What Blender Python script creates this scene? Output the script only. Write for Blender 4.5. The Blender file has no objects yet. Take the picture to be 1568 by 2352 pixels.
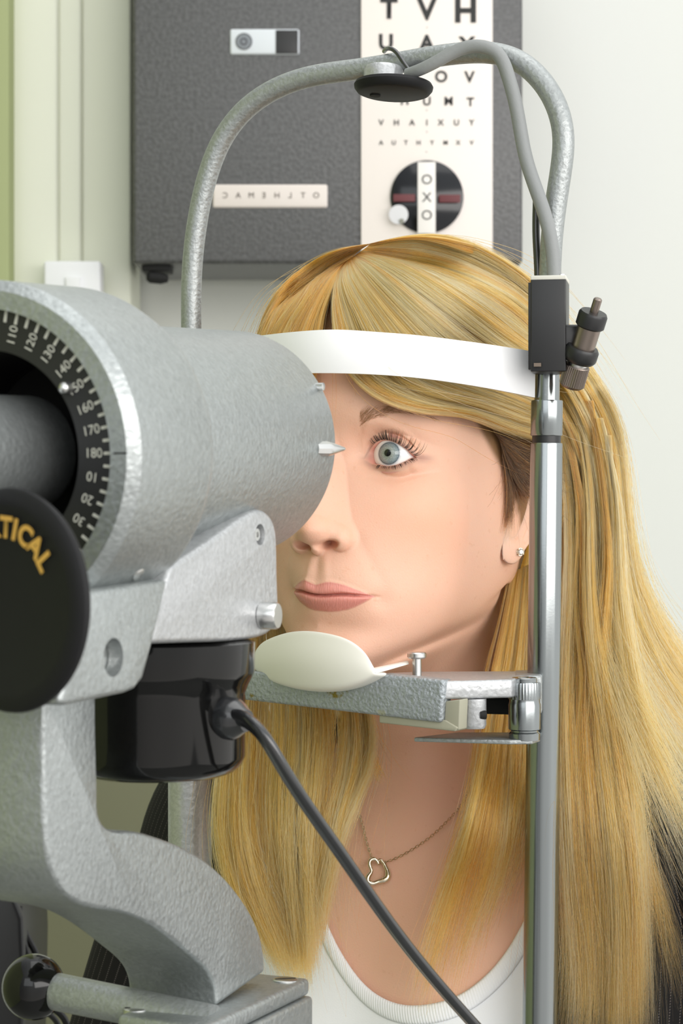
import bpy, bmesh, math, random
import numpy as np
from mathutils import Vector, Matrix, Euler, Quaternion
from mathutils.bvhtree import BVHTree

sc = bpy.context.scene
COL = sc.collection
# ------------------------------------------------------------------ camera
F = 4900.0                      # focal length in pixels of the 1568 x 2352 frame
CX, CY, CH = 784.0, 1176.0, 1.2
cam_d = bpy.data.cameras.new('camera')
cam = bpy.data.objects.new('camera', cam_d)
COL.objects.link(cam)
sc.camera = cam
cam.location = (0, 0, CH)
cam.rotation_euler = (math.pi/2, 0, 0)
cam_d.sensor_fit = 'VERTICAL'
cam_d.sensor_height = 36.0
cam_d.lens = F/2352*36.0
cam_d.clip_start = 0.05
cam_d.dof.use_dof = True
cam_d.dof.focus_distance = 1.10
cam_d.dof.aperture_fstop = 18.0
# ------------------------------------------------------------------ view
sc.view_settings.view_transform = 'Standard'
sc.view_settings.look = 'None'
sc.view_settings.gamma = 1.0
sc.view_settings.use_curve_mapping = False
sc.view_settings.exposure = 0.0
sc.cycles.use_denoising = True
sc.cycles.max_bounces = 7
sc.cycles.use_adaptive_sampling = True
sc.cycles.adaptive_threshold = 0.03
sc.cycles.transparent_max_bounces = 16
sc.cycles.sample_clamp_indirect = 4.0
# ------------------------------------------------------------------ world: soft grey surgery light
w = bpy.data.worlds.new('world'); sc.world = w
w.use_nodes = True
nt = w.node_tree; nt.nodes.clear()
wo = nt.nodes.new('ShaderNodeOutputWorld'); bg = nt.nodes.new('ShaderNodeBackground')
tc = nt.nodes.new('ShaderNodeTexCoord'); sx = nt.nodes.new('ShaderNodeSeparateXYZ')
mr = nt.nodes.new('ShaderNodeMapRange'); cr = nt.nodes.new('ShaderNodeValToRGB')
nt.links.new(tc.outputs['Generated'], sx.inputs[0])
nt.links.new(sx.outputs['Z'], mr.inputs['Value'])
mr.inputs['From Min'].default_value = -1.0; mr.inputs['From Max'].default_value = 1.0
nt.links.new(mr.outputs[0], cr.inputs[0])
cr.color_ramp.elements[0].position = 0.25; cr.color_ramp.elements[0].color = (0.55, 0.53, 0.50, 1)
cr.color_ramp.elements[1].position = 0.75; cr.color_ramp.elements[1].color = (0.62, 0.64, 0.64, 1)
mb_ = nt.nodes.new('ShaderNodeMapRange'); mb_.interpolation_type = 'SMOOTHSTEP'      # the unlit side of the room, behind the camera, is dimmer
nt.links.new(sx.outputs['Y'], mb_.inputs['Value'])
mb_.inputs['From Min'].default_value = -0.97; mb_.inputs['From Max'].default_value = -0.45
mb_.inputs['To Min'].default_value = 0.72; mb_.inputs['To Max'].default_value = 1.0
mu_ = nt.nodes.new('ShaderNodeVectorMath'); mu_.operation = 'SCALE'
nt.links.new(cr.outputs[0], mu_.inputs[0]); mx_w = nt.nodes.new('ShaderNodeMapRange'); mx_w.interpolation_type = 'SMOOTHSTEP'    # the left side is dimmed too, for contrast on the instrument
nt.links.new(sx.outputs['X'], mx_w.inputs['Value'])
mx_w.inputs['From Min'].default_value = -0.9; mx_w.inputs['From Max'].default_value = 0.15
mx_w.inputs['To Min'].default_value = 0.22; mx_w.inputs['To Max'].default_value = 1.0
mp_w = nt.nodes.new('ShaderNodeMath'); mp_w.operation = 'MULTIPLY'
nt.links.new(mb_.outputs[0], mp_w.inputs[0]); nt.links.new(mx_w.outputs[0], mp_w.inputs[1])
nt.links.new(mp_w.outputs[0], mu_.inputs['Scale'])
nt.links.new(mu_.outputs[0], bg.inputs[0]); bg.inputs[1].default_value = 2.1
nt.links.new(bg.outputs[0], wo.inputs[0])
# ------------------------------------------------------------------ lamps: one large soft box to the right of the camera, an added overhead fill, a weak added one at the left
def area(name, loc, target, sx_, sy_, power, col=(1, 1, 1)):
    l = bpy.data.lights.new(name, 'AREA'); l.shape = 'RECTANGLE'
    l.size = sx_; l.size_y = sy_; l.energy = power; l.color = col
    o = bpy.data.objects.new(name, l); COL.objects.link(o)
    o.location = loc
    d = Vector(target) - Vector(loc)
    o.rotation_euler = d.to_track_quat('-Z', 'Y').to_euler()
    return o
area('soft_box', (1.12, -0.24, 1.64), (0.02, 1.12, 1.12), 2.2, 0.8, 24.0, (1.0, 0.965, 0.93))
area('overhead_fill', (0.25, 1.0, 2.55), (0.2, 1.35, 0.8), 1.2, 1.2, 6.0, (1.0, 0.98, 0.95))  # unseen fill added overhead to lift the back wall
area('left_fill', (-0.5, -0.9, 1.9), (-0.0, 1.0, 1.2), 1.2, 0.9, 5.0, (0.93, 0.97, 1.0))  # unseen fill added at the left to brighten the face

def P(px, py, d):
    """point on the line of sight of a photo pixel, d metres in front of the lens plane"""
    return Vector(((px-CX)/F*d, d, CH-(py-CY)/F*d))
def Pn(px, py, d):
    return np.array(((px-CX)/F*d, d, CH-(py-CY)/F*d))
# ------------------------------------------------------------------ materials
def new_mat(name):
    m = bpy.data.materials.new(name); m.use_nodes = True
    n = m.node_tree; b = n.nodes.get('Principled BSDF')
    return m, n, b
def N(n, t, **kw):
    o = n.nodes.new(t)
    for k, v in kw.items(): setattr(o, k, v)
    return o
def simple(name, col, rough=0.5, metal=0.0, spec=0.5, coat=0.0, bump=None, emit=None, tex='Object'):
    m, n, b = new_mat(name)
    b.inputs['Base Color'].default_value = (*col, 1)
    b.inputs['Roughness'].default_value = rough
    b.inputs['Metallic'].default_value = metal
    b.inputs['Specular IOR Level'].default_value = spec
    b.inputs['Coat Weight'].default_value = coat
    if emit:
        b.inputs['Emission Color'].default_value = (*emit[0], 1); b.inputs['Emission Strength'].default_value = emit[1]
    if bump:
        t = N(n, 'ShaderNodeTexCoord'); no = N(n, 'ShaderNodeTexNoise'); bu = N(n, 'ShaderNodeBump')
        no.inputs['Scale'].default_value = bump[0]; no.inputs['Detail'].default_value = 2.0
        bu.inputs['Strength'].default_value = bump[1]; bu.inputs['Distance'].default_value = bump[2]
        n.links.new(t.outputs[tex], no.inputs[0]); n.links.new(no.outputs[0], bu.inputs['Height'])
        n.links.new(bu.outputs[0], b.inputs['Normal'])
    return m

# ------------------------------------------------------------------ object helpers
def tag(o, label, cat, group=None):
    o['label'] = label; o['category'] = cat
    if group: o['group'] = group
    return o
def empty(name, loc, label, cat, group=None):
    o = bpy.data.objects.new(name, None); COL.objects.link(o)
    o.location = loc; o.empty_display_size = 0.02
    tag(o, label, cat, group)
    bpy.context.view_layer.update()
    return o
def link(name, me, mat=None, parent=None):
    o = bpy.data.objects.new(name, me); COL.objects.link(o)
    if mat is not None and len(me.materials) == 0: me.materials.append(mat)
    if parent is not None:
        o.parent = parent
        if parent.parent is None:                         # a part of an Empty; sub-parts sit under a part whose world matrix is the identity
            o.matrix_parent_inverse = Matrix.Translation(-Vector(parent.location))
    return o
def mesh_np(name, co, quads, smooth=True):
    me = bpy.data.meshes.new(name)
    co = np.asarray(co, np.float32); quads = np.asarray(quads, np.int32)
    k = quads.shape[1]
    me.vertices.add(len(co)); me.vertices.foreach_set('co', co.ravel())
    me.loops.add(quads.size); me.loops.foreach_set('vertex_index', quads.ravel())
    me.polygons.add(len(quads))
    me.polygons.foreach_set('loop_start', np.arange(0, quads.size, k, dtype=np.int32))
    me.polygons.foreach_set('loop_total', np.full(len(quads), k, np.int32))
    me.update(calc_edges=True)
    me.validate()
    if smooth: me.polygons.foreach_set('use_smooth', np.ones(len(me.polygons), bool))
    return me
def sm(a, b, x):
    t = np.clip((x-a)/(b-a), 0, 1); return t*t*(3-2*t)
def gau(d): return np.exp(-d*d)
def smax(a, b, k):
    h = np.clip(0.5+0.5*(a-b)/k, 0, 1)
    return b*(1-h)+a*h+k*h*(1-h)
def smin(a, b, k): return -smax(-a, -b, k)
def cubic_eval(xk, Yk, x):
    """natural cubic spline through (xk, Yk[...,:]) along axis 0"""
    n = len(xk); h = np.diff(xk)
    A = np.zeros((n, n)); Bm = np.zeros((n,)+Yk.shape[1:])
    A[0, 0] = A[-1, -1] = 1
    for i in range(1, n-1):
        A[i, i-1] = h[i-1]; A[i, i] = 2*(h[i-1]+h[i]); A[i, i+1] = h[i]
        Bm[i] = 6*((Yk[i+1]-Yk[i])/h[i]-(Yk[i]-Yk[i-1])/h[i-1])
    M = np.linalg.solve(A, Bm.reshape(n, -1)).reshape(Bm.shape)
    j = np.clip(np.searchsorted(xk, x)-1, 0, n-2)
    hj = h[j].reshape((-1,)+(1,)*(Yk.ndim-1))
    a = ((xk[j+1]-x)).reshape(hj.shape)/hj; b = 1-a
    return a*Yk[j]+b*Yk[j+1]+((a**3-a)*M[j]+(b**3-b)*M[j+1])*hj**2/6
def cr_path(pts, n):
    """smooth path through 3-D points, n samples by arc length"""
    pts = np.asarray(pts, float)
    if len(pts) == 2:
        t = np.linspace(0, 1, n)[:, None]; return pts[0]*(1-t)+pts[1]*t
    s = np.r_[0, np.cumsum(np.linalg.norm(np.diff(pts, axis=0), axis=1))]
    return cubic_eval(s, pts, np.linspace(0, s[-1], n))
# ================================================================== PERSON
# head coordinates in mm: x to her left, y up, z forward; origin between the eyes in the plane of the ears
YAW, PIT, ROL = math.radians(24.47), math.radians(-7.285), math.radians(2.83)
TX, TY, TD = 29.6, 16.5, 1188.4
def rotm(y, p, r):
    cy, sy, cp, sp, c, s = math.cos(y), math.sin(y), math.cos(p), math.sin(p), math.cos(r), math.sin(r)
    return np.array([[cy, 0, -sy], [0, 1, 0], [sy, 0, cy]]) @ np.array([[1, 0, 0], [0, cp, -sp], [0, sp, cp]]) @ np.array([[c, -s, 0], [s, c, 0], [0, 0, 1]])
RH = rotm(YAW, PIT, ROL)
RT = rotm(math.radians(25), 0, 0)
def h2w(p):
    X = np.asarray(p, float) @ RH.T
    return np.stack([(X[..., 0]+TX)/1000, (TD-X[..., 2])/1000, CH+(X[..., 1]+TY)/1000], -1)
def w2h(p):
    p = np.asarray(p, float)
    X = np.stack([p[..., 0]*1000-TX, (p[..., 2]-CH)*1000-TY, TD-p[..., 1]*1000], -1)
    return X @ RH
cage = [
 # F                A                M                S1               S2                N                B
 [(0,121.0,-4),    (2,120.9,-5),    (4,120.8,-6),    (5,120.7,-8),    (5,120.6,-10),    (3,120.5,-12),   (0,120.5,-13)],
 [(0,115,32),      (13,115,28),     (30,114,16),     (38,114,-5),     (38,113,-30),     (25,113,-57),    (0,112,-64)],
 [(0,100,63),      (19,100,59),     (43,100,39),     (57,99,2),       (58,97,-35),      (39,94,-76),     (0,92,-88)],
 [(0,78,83),       (23,78,78),      (51,77,55),      (66,75,8),       (69,72,-35),      (46,70,-83),     (0,68,-98)],
 [(0,50,95),       (25,50,90),      (53,49,64),      (69,48,12),      (74,45,-35),      (49,43,-86),     (0,40,-102)],
 [(0,23,97.5),     (26,22,92.5),    (53,21,66),      (68.5,20,14),    (75,18,-32),      (49,15,-84),     (0,12,-100)],
 [(0,0,89),        (24,0,84),       (52,0,60),       (67.5,-2,14),    (74,-5,-30),      (47,-8,-79),     (0,-12,-93)],
 [(0,-25,92),      (25,-25,87),     (53,-26,61),     (68,-27,13),     (70,-28,-26),     (44,-32,-71),    (0,-36,-83)],
 [(0,-50,96),      (24,-50,90.5),   (50,-51,62),     (64.5,-50,9),   (64.5,-47,-24),     (42,-54,-65),    (0,-58,-75)],
 [(0,-72,96.5),    (22,-72,91),     (46,-71,62),     (60.5,-63,5),      (60,-57,-23),     (41,-72,-63),    (0,-76,-73)],
 [(0,-91,91),      (19,-91,86),     (39,-87,60),     (56.5,-69,1),      (55.5,-58,-26),     (42,-82,-63),    (0,-86,-74)],
 [(0,-107,91),     (15,-105.5,86),  (31,-96.5,58),   (53,-72.5,-5),    (52.5,-64,-29),     (43,-91,-64),    (0,-95,-76)],
 [(0,-115,81),     (12,-113,76),    (25,-101,51),    (49,-76.5,-10),   (49.5,-70,-33),     (43,-100,-66),   (0,-104,-78)],
 [(0,-114,60),     (12,-111.5,56),  (27.5,-102.5,38),    (45,-83,-14),     (47,-80,-37),     (43,-107,-67),   (0,-112,-79)],
]
tors = [
 [(0,-112,26),     (14,-111,22),    (30.5,-107.5,9),     (43,-100,-18),   (46,-103,-42),    (43,-122,-78),   (0,-128,-92)],
 [(0,-142,4),      (16,-142,1),     (34,-140,-12),   (45,-134,-29),   (49,-134,-54),    (43,-138,-91),   (0,-142,-105)],
 [(0,-172,8),      (17,-170,6),     (41,-165,-9),    (58,-152,-38),   (62,-148,-68),    (47,-148,-104),  (0,-156,-121)],
 [(0,-204,24),     (30,-203,22),    (76,-190,0),     (112,-155,-40),  (116,-150,-74),   (71,-160,-113),  (0,-181,-133)],
 [(0,-240,32),     (46,-240,30),     (112,-226,-2),   (160,-186,-42),  (162,-182,-80),   (95,-195,-125),  (0,-215,-143)],
 [(0,-285,40),     (56,-287,42),     (124,-278,2),   (180,-248,-42),  (182,-245,-82),   (105,-264,-132), (0,-264,-149)],
 [(0,-345,44),     (60,-345,54),     (126,-345,8),   (172,-335,-40),  (173,-335,-80),   (100,-330,-128), (0,-330,-142)],
 [(0,-430,34),     (58,-430,40),     (110,-430,2),   (136,-430,-45),  (136,-430,-75),   (85,-430,-118),  (0,-430,-130)],
]
for row in tors:
    a = np.array(row, float)
    cage.append([tuple(v) for v in (a @ RT.T) @ RH])     # torso frame: yaw only
cage = np.array(cage)                                     # rows x 7 x 3
def full_ring(c):                                         # right side mirrored in the torso/head's own frame
    out = []
    for i, row in enumerate(c):
        if i < 14: r = row.copy(); mrow = row*np.array([-1, 1, 1])
        else:
            b = np.array(tors[i-14], float); r = row.copy()
            mrow = ((b*np.array([-1, 1, 1])) @ RT.T) @ RH
        ring = np.concatenate([r, mrow[5:0:-1]], 0)       # F A M S1 S2 N B N' S2' S1' M' A'
        out.append(ring)
    return np.array(out)
ring = full_ring(cage)                                    # R x 12 x 3
def periodic(ringv, s):
    ext = np.concatenate([ringv[:, -4:], ringv, ringv[:, :5]], 1)  # pad
    xk = np.arange(-4, 17).astype(float)
    return np.moveaxis(cubic_eval(xk, np.moveaxis(ext, 1, 0), s), 0, 1)
def loft(s, v):
    rows = cubic_eval(np.arange(len(ring)).astype(float), ring, v)
    return periodic(rows, s)
# columns: fine over the face, coarse behind
def knots(segs):
    out = []
    for a, b, n in segs: out.append(np.linspace(a, b, n, endpoint=False))
    return np.concatenate(out)
half = knots([(0, 0.5, 26), (0.5, 1.75, 84), (1.75, 2.3, 26), (2.3, 3, 16), (3, 6, 30)])
S = np.concatenate([half, [6.0], (12-half[1:][::-1])])
V = knots([(0, 4, 40), (4, 5, 36), (5, 6, 56), (6, 7, 64), (7, 8, 70), (8, 9, 60), (9, 10, 44), (10, 11, 30), (11, 14, 48), (14, 18, 70), (18, len(ring)-1, 30)])
V = np.r_[V, len(ring)-1]
ISLIT = int(np.argmin(abs(V-6.0)))
G = loft(S, V)                                            # nv x ns x 3
nv, ns = G.shape[:2]
# ------------------------------------------------------------------ the opening of the lids (slit row is doubled)
T_UP = np.array([0, .06, .138, .276, .423, .585, .724, .862, .97, 1.0]); O_UP = np.array([0, 4.2, 6.7, 9.3, 9.9, 8.7, 6.5, 3.6, .8, 0])
T_LO = np.array([0, .114, .25, .423, .61, .77, .91, 1.0]);              O_LO = np.array([0, -2.2, -2.9, -3.8, -3.9, -2.6, -.8, 0])
XI, XO = 16.0, 44.0
def lidcurves(x):
    t = (abs(x)-XI)/(XO-XI)
    up = np.where((t > 0) & (t < 1), cubic_eval(T_UP, O_UP, np.clip(t, 0, 1).ravel()).reshape(x.shape), 0)
    lo = np.where((t > 0) & (t < 1), cubic_eval(T_LO, O_LO, np.clip(t, 0, 1).ravel()).reshape(x.shape), 0)
    tilt = 1.0*(t-0.5)*np.clip(1-abs(t-.5)/2, 0, 1)
    return np.clip(up, 0, None), np.clip(lo, None, 0), tilt
top = G[:ISLIT+1].copy(); bot = G[ISLIT:].copy()
yrow = G[ISLIT, :, 1]
frontcol = (np.minimum(S, 12-S) < 2.4)
for part, which in ((top, 0), (bot, 1)):
    x = part[..., 0]; y = part[..., 1]
    up, lo, tilt = lidcurves(G[ISLIT, :, 0])
    yr = y-yrow[None, :]
    fr = frontcol[None, :] & (abs(yr) < 60)
    ti = tilt[None, :]*np.clip(1-abs(yr)/20, 0, 1)**2
    if which == 0: dy = up[None, :]*np.clip(1-yr/26, 0, 1)**2+ti
    else: dy = lo[None, :]*np.clip(1+yr/18, 0, 1)**2+ti
    part[..., 1] = np.where(fr, y+dy, y)
NT = top.shape[0]
H = np.concatenate([top, bot], 0)
VV = np.r_[V[:ISLIT+1], V[ISLIT:]]
# ------------------------------------------------------------------ sculpted face: height field added along z
EYE_C = np.array([30.0, 2.6, 70.2]); EYE_R = 12.4
def ell(x, y, c, r, fall=14.0):
    q = ((x-c[0])/r[0])**2+((y-c[1])/r[1])**2
    ins = c[2]+r[2]*np.sqrt(np.clip(1-q, 0, 1))
    return np.where(q < 1, ins, c[2]-fall*(np.sqrt(np.maximum(q, 1))-1))
def mouth_y(x):
    a = abs(x)
    return -72.2-0.9*gau(x/5.0)+0.5*gau((a-11)/5)-0.3*sm(18, 26, a)
def lipU_y(x):
    a = abs(x)
    return np.where(a < 25.5, np.interp(a, [0, 2, 4.5, 6.5, 10, 15, 20, 24, 25.5], [-66.0, -65.4, -64.4, -64.6, -65.9, -68.1, -70.3, -72.0, -72.6]), -72.6)
def lipL_y(x):
    a = abs(x)
    return np.where(a < 25.5, np.interp(a, [0, 4, 8, 12, 16, 20, 24, 25.5], [-81.4, -81.4, -80.8, -79.6, -78.0, -75.9, -73.4, -72.7]), -72.7)
def face(x, y, z):
    a = abs(x)
    b = z.copy()
    # broad forms
    b += 3.2*gau((a-44)/17)*gau((y+24)/15)               # cheekbone
    b += -1.5*gau((a-34)/12)*gau((y+62)/16)              # hollow beside the mouth
    b += 3.0*gau(x/17)*gau((y+63)/13)                    # muzzle
    b += 2.6*gau(x/14)*gau((y+104)/10)-2.8*gau(x/17)*gau((y+88.5)/4.8)   # chin, sulcus
    b += 1.8*gau((a-24)/13)*gau((y-18)/6)                # brow ridge
    b += -8.5*gau((a-29)/16.5)*gau((y-2)/11.5)           # socket
    b += -2.5*gau((a-17)/6)*gau((y-6)/9)                 # inner corner of the socket
    # nose
    yr = np.array([44, 26, 16, 8, 0, -10, -20, -30, -37, -42, -46, -50, -54, -60][::-1], float)
    zr = np.array([60, 89, 92.5, 93.2, 95.2, 100.3, 106.0, 111.8, 115.2, 115.6, 110, 102, 94, 84][::-1], float)
    wr = np.array([24, 18, 13, 9.0, 7.6, 8.2, 9.0, 9.6, 9.6, 9.0, 8, 7, 6, 6][::-1], float)
    rz = cubic_eval(yr, zr, np.clip(y, -60, 44).ravel()).reshape(y.shape)
    rw = np.interp(y, yr, wr)
    ridge = rz-13.0*(np.sqrt(1+(a/rw)**2*1.35)-1)*1.55
    ridge = np.where((y > 44) | (y < -58), -999, ridge)
    tip = ell(x, y, (0, -40.5, 104.0), (10.0, 8.6, 12.2), 20)
    ala = ell(a, y, (11.0, -43.6, 95.5), (7.2, 7.0, 9.0), 18)
    col = ell(x, y, (0, -47.0, 98.5), (4.6, 7.0, 11.0), 22)
    nose = smax(ridge, tip, 6.0); nose = smax(nose, ala, 6.5); nose = smax(nose, col, 2.6)
    b = smax(b, nose, 2.9+4.5*sm(2, 24, y))
    # nostril
    nx, ny = a-7.3, y+48.4
    ca, sa = math.cos(.35), math.sin(.35)
    q = ((nx*ca+ny*sa)/5.0)**2+((-nx*sa+ny*ca)/1.95)**2
    b -= 10.0*np.exp(-q*q*1.0)
    # philtrum
    b += (-0.9*gau(x/2.0)+0.55*gau((a-4.6)/2.0))*gau((y+59)/6.5)
    # lips
    ym, yu, yl = mouth_y(x), lipU_y(x), lipL_y(x)
    g = np.clip(1-(a/26.0)**2, 0, 1)
    tu = np.clip((y-ym)/np.maximum(yu-ym, .3), 0, 1.0); inu = (y >= ym) & (a < 26)
    tl = np.clip((ym-y)/np.maximum(ym-yl, .3), 0, 1.0); inl = (y < ym) & (a < 26)
    b += np.where(inu, 2.7*g**.6*np.sin(np.pi*np.clip(tu, 0, 1)**.62)**.9, 0)
    b += np.where(inl, 3.6*g**.6*np.sin(np.pi*np.clip(tl, 0, 1)**.68)**.85, 0)
    b += -2.3*gau((y-ym)/.75)*sm(29, 22, a)
    b += -1.5*gau((a-28.0)/4.6)*gau((y+74.5)/5.0)        # corner of the mouth
    b += 0.6*gau((y-yu-.3)/.9)*np.where(a < 24, g, 0)     # vermilion border
    # smile fold, very soft
    fx = np.interp(y, [-78, -66, -54, -44, -36], [33, 29.5, 24.5, 20, 17])
    b += -0.5*gau((a-fx)/3.4)*sm(-80, -64, y)*sm(-36, -44, y)
    # lids lie on the ball
    ex, ey = a-EYE_C[0], y-EYE_C[1]
    r2 = ex**2+ey**2
    lidR = EYE_R+1.5+1.0*sm(9, 13, ex)+.6*sm(4, 10, -ex)
    ball = EYE_C[2]+np.where(r2 < lidR**2*.98, np.sqrt(np.maximum(lidR**2-r2, lidR**2*.02)), lidR*.1414-1.6*(np.sqrt(r2)-lidR*.99))
    bl = smax(b, ball, 2.2)
    # upper crease and fold under the brow
    t = np.clip((a-XI)/(XO-XI), -.1, 1.35)
    up = np.interp(t, T_UP, O_UP)
    cy = up+np.interp(t, [0, .2, .5, .8, 1.0, 1.3], [2.6, 3.4, 3.9, 4.4, 3.6, .6])+(t-.5)
    w = sm(-.05, .15, t)*sm(1.2, .85, t)
    bl += w*(-1.7*gau((y-cy)/.8)+1.25*gau((y-cy-3.2)/2.6))
    # lower lid bag line
    lo = np.interp(t, T_LO, O_LO)
    bl += sm(0, .2, t)*sm(1.2, .9, t)*(-.35*gau((y-lo+7.5)/1.6)+.35*gau((y-lo+3.2)/2.2))
    return bl
rowfront = (VV[:, None] < 13.2) & (VV[:, None] > 2.0)
s_ = np.minimum(S, 12-S)
wf = (sm(2.75, 2.1, s_)[None, :])*sm(13.4, 12.3, VV)[:, None]*sm(2.5, 3.5, VV)[:, None]
Z0 = H[..., 2].copy()
H[..., 2] = Z0+(face(H[..., 0], H[..., 1], Z0)-Z0)*wf
def zface(x, y):
    """template surface height at (x, y) of the face"""
    m = (s_[None, :] < 2.3) & (VV[:, None] > 3) & (VV[:, None] < 12)
    q = (H[..., 0]-x)**2+(H[..., 1]-y)**2+np.where(m, 0, 1e6)
    return H[..., 2].ravel()[np.argmin(q)]
# ------------------------------------------------------------------ landmarks of this face; the template is bent to them
marks = [  # (x, y) on the template, pixel in the photograph, mirrored?
 (16, -.5, 835, 1056, 1), (44, .5, 959, 1051, 1), (29, 9.8, 889, 1010, 1), (29, -3.9, 889, 1071, 1), (37, 6.6, 925, 1024, 1), (22, 8, 861, 1018, 1),
 (19, -44, 816, 1240, 1), (13, -50.5, 785, 1268, 1), (0, -52.5, 722, 1268, 0), (7.2, -48.5, 757, 1241, 1),
 (4.5, -64.4, 747, 1337, 0), (-4.5, -64.4, 702, 1333, 0), (-25.3, -72.5, 678, 1354, 0), (-12, -79.6, 699, 1390, 0), (-12, -67, 688, 1338, 0), (0, -66, 724, 1343, 0), (25.3, -72.5, 862, 1370, 0), (0, -73, 735, 1364, 0), (0, -81.4, 739, 1404, 0),
 (12, -79.6, 800, 1400, 0), (19, 20, 821, 955, 1), (0, -88.5, 730, 1437, 0), (12, -67, 790, 1345, 0),
]
src, dst = [], []
for x, y, px, py, mir in marks:
    z = zface(x, y); p = np.array([x, y, z])
    wp = h2w(p); t = w2h(Pn(px, py, wp[1]))
    d = t-p
    src.append(p); dst.append(d)
    if mir: src.append(p*[-1, 1, 1]); dst.append(d*[-1, 1, 1])
for p in [(0, 60, 92), (45, 45, 72), (-45, 45, 72), (62, 10, 30), (-62, 10, 30), (62, -35, 25), (-62, -35, 25), (0, 118, 0), (0, 20, -100), (52, -80, 10), (-52, -80, 10),
          (0, -114, 75), (34, -101, 55), (-34, -101, 55), (50, -50, 62), (-50, -50, 62), (70, 0, -30), (-70, 0, -30), (0, -115, 40), (60, -160, -40), (-60, -160, -40), (0, -200, 20), (0, -140, -90), (55, -20, 58), (-55, -20, 58)]:
    src.append(np.array(p, float)); dst.append(np.zeros(3))
src, dst = np.array(src), np.array(dst)
def rk(r): return r
K = rk(np.linalg.norm(src[:, None]-src[None], axis=2))+np.eye(len(src))*0.6
PW = np.linalg.solve(K, dst)
def bend(p):
    sh = p.shape; q = p.reshape(-1, 3); o = q.copy()
    for i in range(0, len(q), 20000):
        c = q[i:i+20000]
        o[i:i+20000] = c+rk(np.linalg.norm(c[:, None]-src[None], axis=2)) @ PW
    return o.reshape(sh)
TEMPLATE = H.copy()
nb = VV < 14.5
H[nb] = bend(H[nb])
EYE_L = bend(EYE_C[None])[0]; EYE_RT = EYE_L*np.array([-1, 1, 1])
# ------------------------------------------------------------------ mesh
idx = np.arange(H.shape[0]*ns).reshape(H.shape[0], ns)
opened = np.zeros(ns, bool)
up0, lo0, _ = lidcurves(G[ISLIT, :, 0]); opened = (up0 > 0.02)
# weld the doubled row where the lids are not open
wmap = np.arange(H.shape[0]*ns)
for j in range(ns):
    if not opened[j]: wmap[idx[NT, j]] = idx[NT-1, j]
quads = []
jn = np.r_[np.arange(1, ns), 0]
for i in range(H.shape[0]-1):
    if i == NT-1: continue
    quads.append(np.stack([idx[i], idx[i+1], idx[i+1][jn], idx[i][jn]], 1))
quads = wmap[np.concatenate(quads)]
verts = H.reshape(-1, 3)
# lid margins: turn in onto the eyeball
extra_v, extra_q = [], []
base = len(verts)
runs = []
j = 0
while j < ns:
    if opened[j]:
        k = j
        while k+1 < ns and opened[k+1]: k += 1
        runs.append((j-1, k+1)); j = k+1
    j += 1
MARGIN = []
for a_, b_ in runs:
    js = np.arange(a_, b_+1)
    c = EYE_L if verts[idx[NT-1, js[len(js)//2]]][0] > 0 else EYE_RT
    for r, flip in ((NT-1, 0), (NT, 1)):
        ids = wmap[idx[r, js]]
        p = verts[ids]
        MARGIN.append((c, flip, p))
        rows_ = [ids]
        for f_, toward in ((.5, .25), (1.0, .9), (1.15, 4.5)):
            d = p-c; rr = np.linalg.norm(d, axis=1, keepdims=True)
            q = c+d/rr*(rr+(EYE_R-.25-rr)*f_)
            q[:, 1] += (toward if flip == 0 else -toward)*np.clip(np.minimum(np.arange(len(js)), np.arange(len(js))[::-1])/8.0, 0, 1)*(.35 if f_ < 1.1 else 1)
            n0 = base+sum(len(e) for e in extra_v); extra_v.append(q)
            rows_.append(np.arange(n0, n0+len(js)))
        for a0, a1 in zip(rows_[:-1], rows_[1:]):
            qd = np.stack([a0[:-1], a0[1:], a1[1:], a1[:-1]], 1)
            extra_q.append(qd if flip else qd[:, ::-1])
verts = np.concatenate([verts]+extra_v); quads = np.concatenate([quads]+extra_q)
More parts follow.
